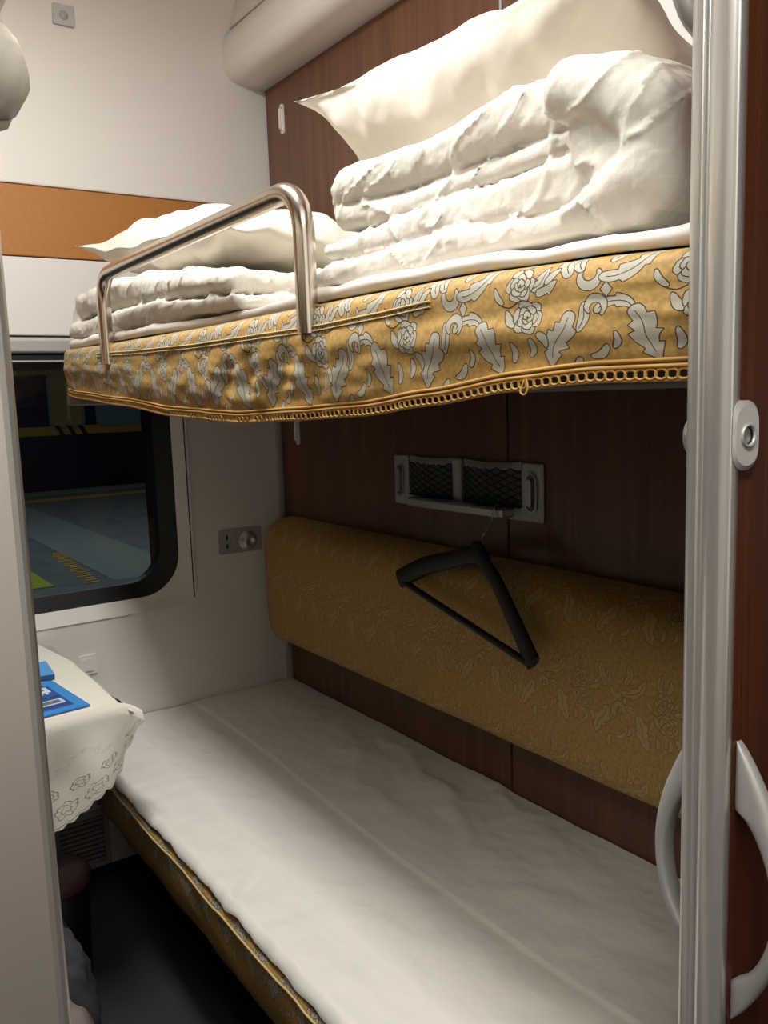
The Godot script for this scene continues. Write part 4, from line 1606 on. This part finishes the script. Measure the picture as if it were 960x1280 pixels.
func card_print() -> Image:
	var img := Image.create(160, 240, false, Image.FORMAT_RGB8)
	img.fill(Color8(52, 140, 216))
	img.fill_rect(Rect2i(0, 40, 138, 176), Color8(30, 74, 158))
	img.fill_rect(Rect2i(0, 14, 130, 22), Color8(22, 46, 110))
	img.fill_rect(Rect2i(0, 44, 130, 44), Color8(214, 226, 236))
	img.fill_rect(Rect2i(8, 58, 112, 10), Color8(70, 74, 84))
	for k in 9:
		img.fill_rect(Rect2i(10 + 13 * k, 90, 7, 10), Color8(220, 232, 242))
	img.fill_rect(Rect2i(0, 124, 134, 14), Color8(22, 42, 104))
	img.fill_rect(Rect2i(0, 148, 130, 36), Color8(196, 214, 230))
	img.fill_rect(Rect2i(66, 154, 56, 22), Color8(104, 108, 116))
	img.fill_rect(Rect2i(6, 156, 50, 8), Color8(70, 96, 150))
	img.fill_rect(Rect2i(0, 190, 136, 14), Color8(24, 48, 116))
	return img

# ------------------------------------------------------------------ things on the floor
func blob(centre: Vector3, half: Vector3, pw: float, seed_: int, amp: float) -> SurfaceTool:
	var s := st()
	var n := noise(seed_, 6.0, 3)
	grid(s, 40, 28, func(u: float, v: float) -> Vector3:
		var a := TAU * u
		var b := PI * (v - 0.5)
		var d := Vector3(cos(a) * cos(b), sin(b), sin(a) * cos(b))
		var q := Vector3(signf(d.x) * pow(absf(d.x), pw), signf(d.y) * pow(absf(d.y), pw), signf(d.z) * pow(absf(d.z), pw))
		var p := q * half
		p += d * amp * n.get_noise_3dv(d * 0.35)
		p.y = maxf(p.y, -half.y)
		return centre + p)
	return s

func make_floor_things() -> void:
	# heater grille at the foot of the window wall
	var t := thing("heater_grille", "grey slatted heater grille low on the wall under the table", "vent", Vector3(-0.80, 0.13, 0.0))
	var s := st()
	ring(s, rrect(0, 0, 0.34, 0.17, 0.006, 3), rrect(0, 0, 0.31, 0.14, 0.004, 3), 0.0, 0.010, 0)
	mi("frame", s, M.grey_paint, t)
	s = st()
	cbox(s, Vector3(0, 0, 0.002), Vector3(0.31, 0.14, 0.003), 0.0005)
	mi("backing", s, M.grey_dark, t)
	s = st()
	cbox(s, Vector3(0.02, 0, 0.007), Vector3(0.018, 0.14, 0.008), 0.001)
	mi("mullion", s, M.grey_paint, t)
	for k in 10:
		for e in [[-0.072, 0.164], [0.0915, 0.123]]:
			s = st()
			cbox(s, Vector3(e[0], -0.063 + 0.014 * k, 0.007), Vector3(e[1], 0.006, 0.007), 0.001)
			mi("slat", s, M.grey_paint, t)
	# waste bin
	t = thing("waste_bin", "round dark waste bin with maroon lid under the table", "bin", Vector3(-0.885, 0.0, 0.40))
	s = st()
	lathe(s, [Vector2(0.0, 0.0), Vector2(0.075, 0.0), Vector2(0.08, 0.01), Vector2(0.088, 0.265), Vector2(0.0, 0.265)], 32, Transform3D.IDENTITY)
	mi("body", s, M.black, t)
	s = st()
	lathe(s, [Vector2(0.092, 0.258), Vector2(0.094, 0.275), Vector2(0.09, 0.285), Vector2(0.08, 0.289), Vector2(0.0, 0.292)], 32, Transform3D.IDENTITY)
	mi("lid", s, mat(Color8(84, 58, 56), 0.4), t)
	# soft luggage behind the door post
	t = thing("travel_bag", "slumped dark grey soft bag on the floor beside the door post", "bag", Vector3(-1.025, 0.0, 0.83))
	mi("body", blob(Vector3(0.0, 0.22, 0.0), Vector3(0.115, 0.225, 0.14), 0.85, 170, 0.03), mat(Color8(62, 62, 66), 0.75), t)
	s = st()
	tube(s, bend([Vector3(0.05, 0.425, -0.08), Vector3(0.09, 0.36, 0.02), Vector3(0.112, 0.16, 0.03), Vector3(0.115, 0.04, 0.02)], 0.05), 0.012, 8, false, 0.4)
	mi("strap", s, M.black, t)
	t = thing("travel_bag", "rounded taupe bag on the floor in front of dark bag", "bag", Vector3(-1.045, 0.0, 1.13))
	mi("body", blob(Vector3(0.0, 0.215, 0.0), Vector3(0.11, 0.22, 0.13), 0.9, 180, 0.02), mat(Color8(112, 98, 94), 0.7), t)
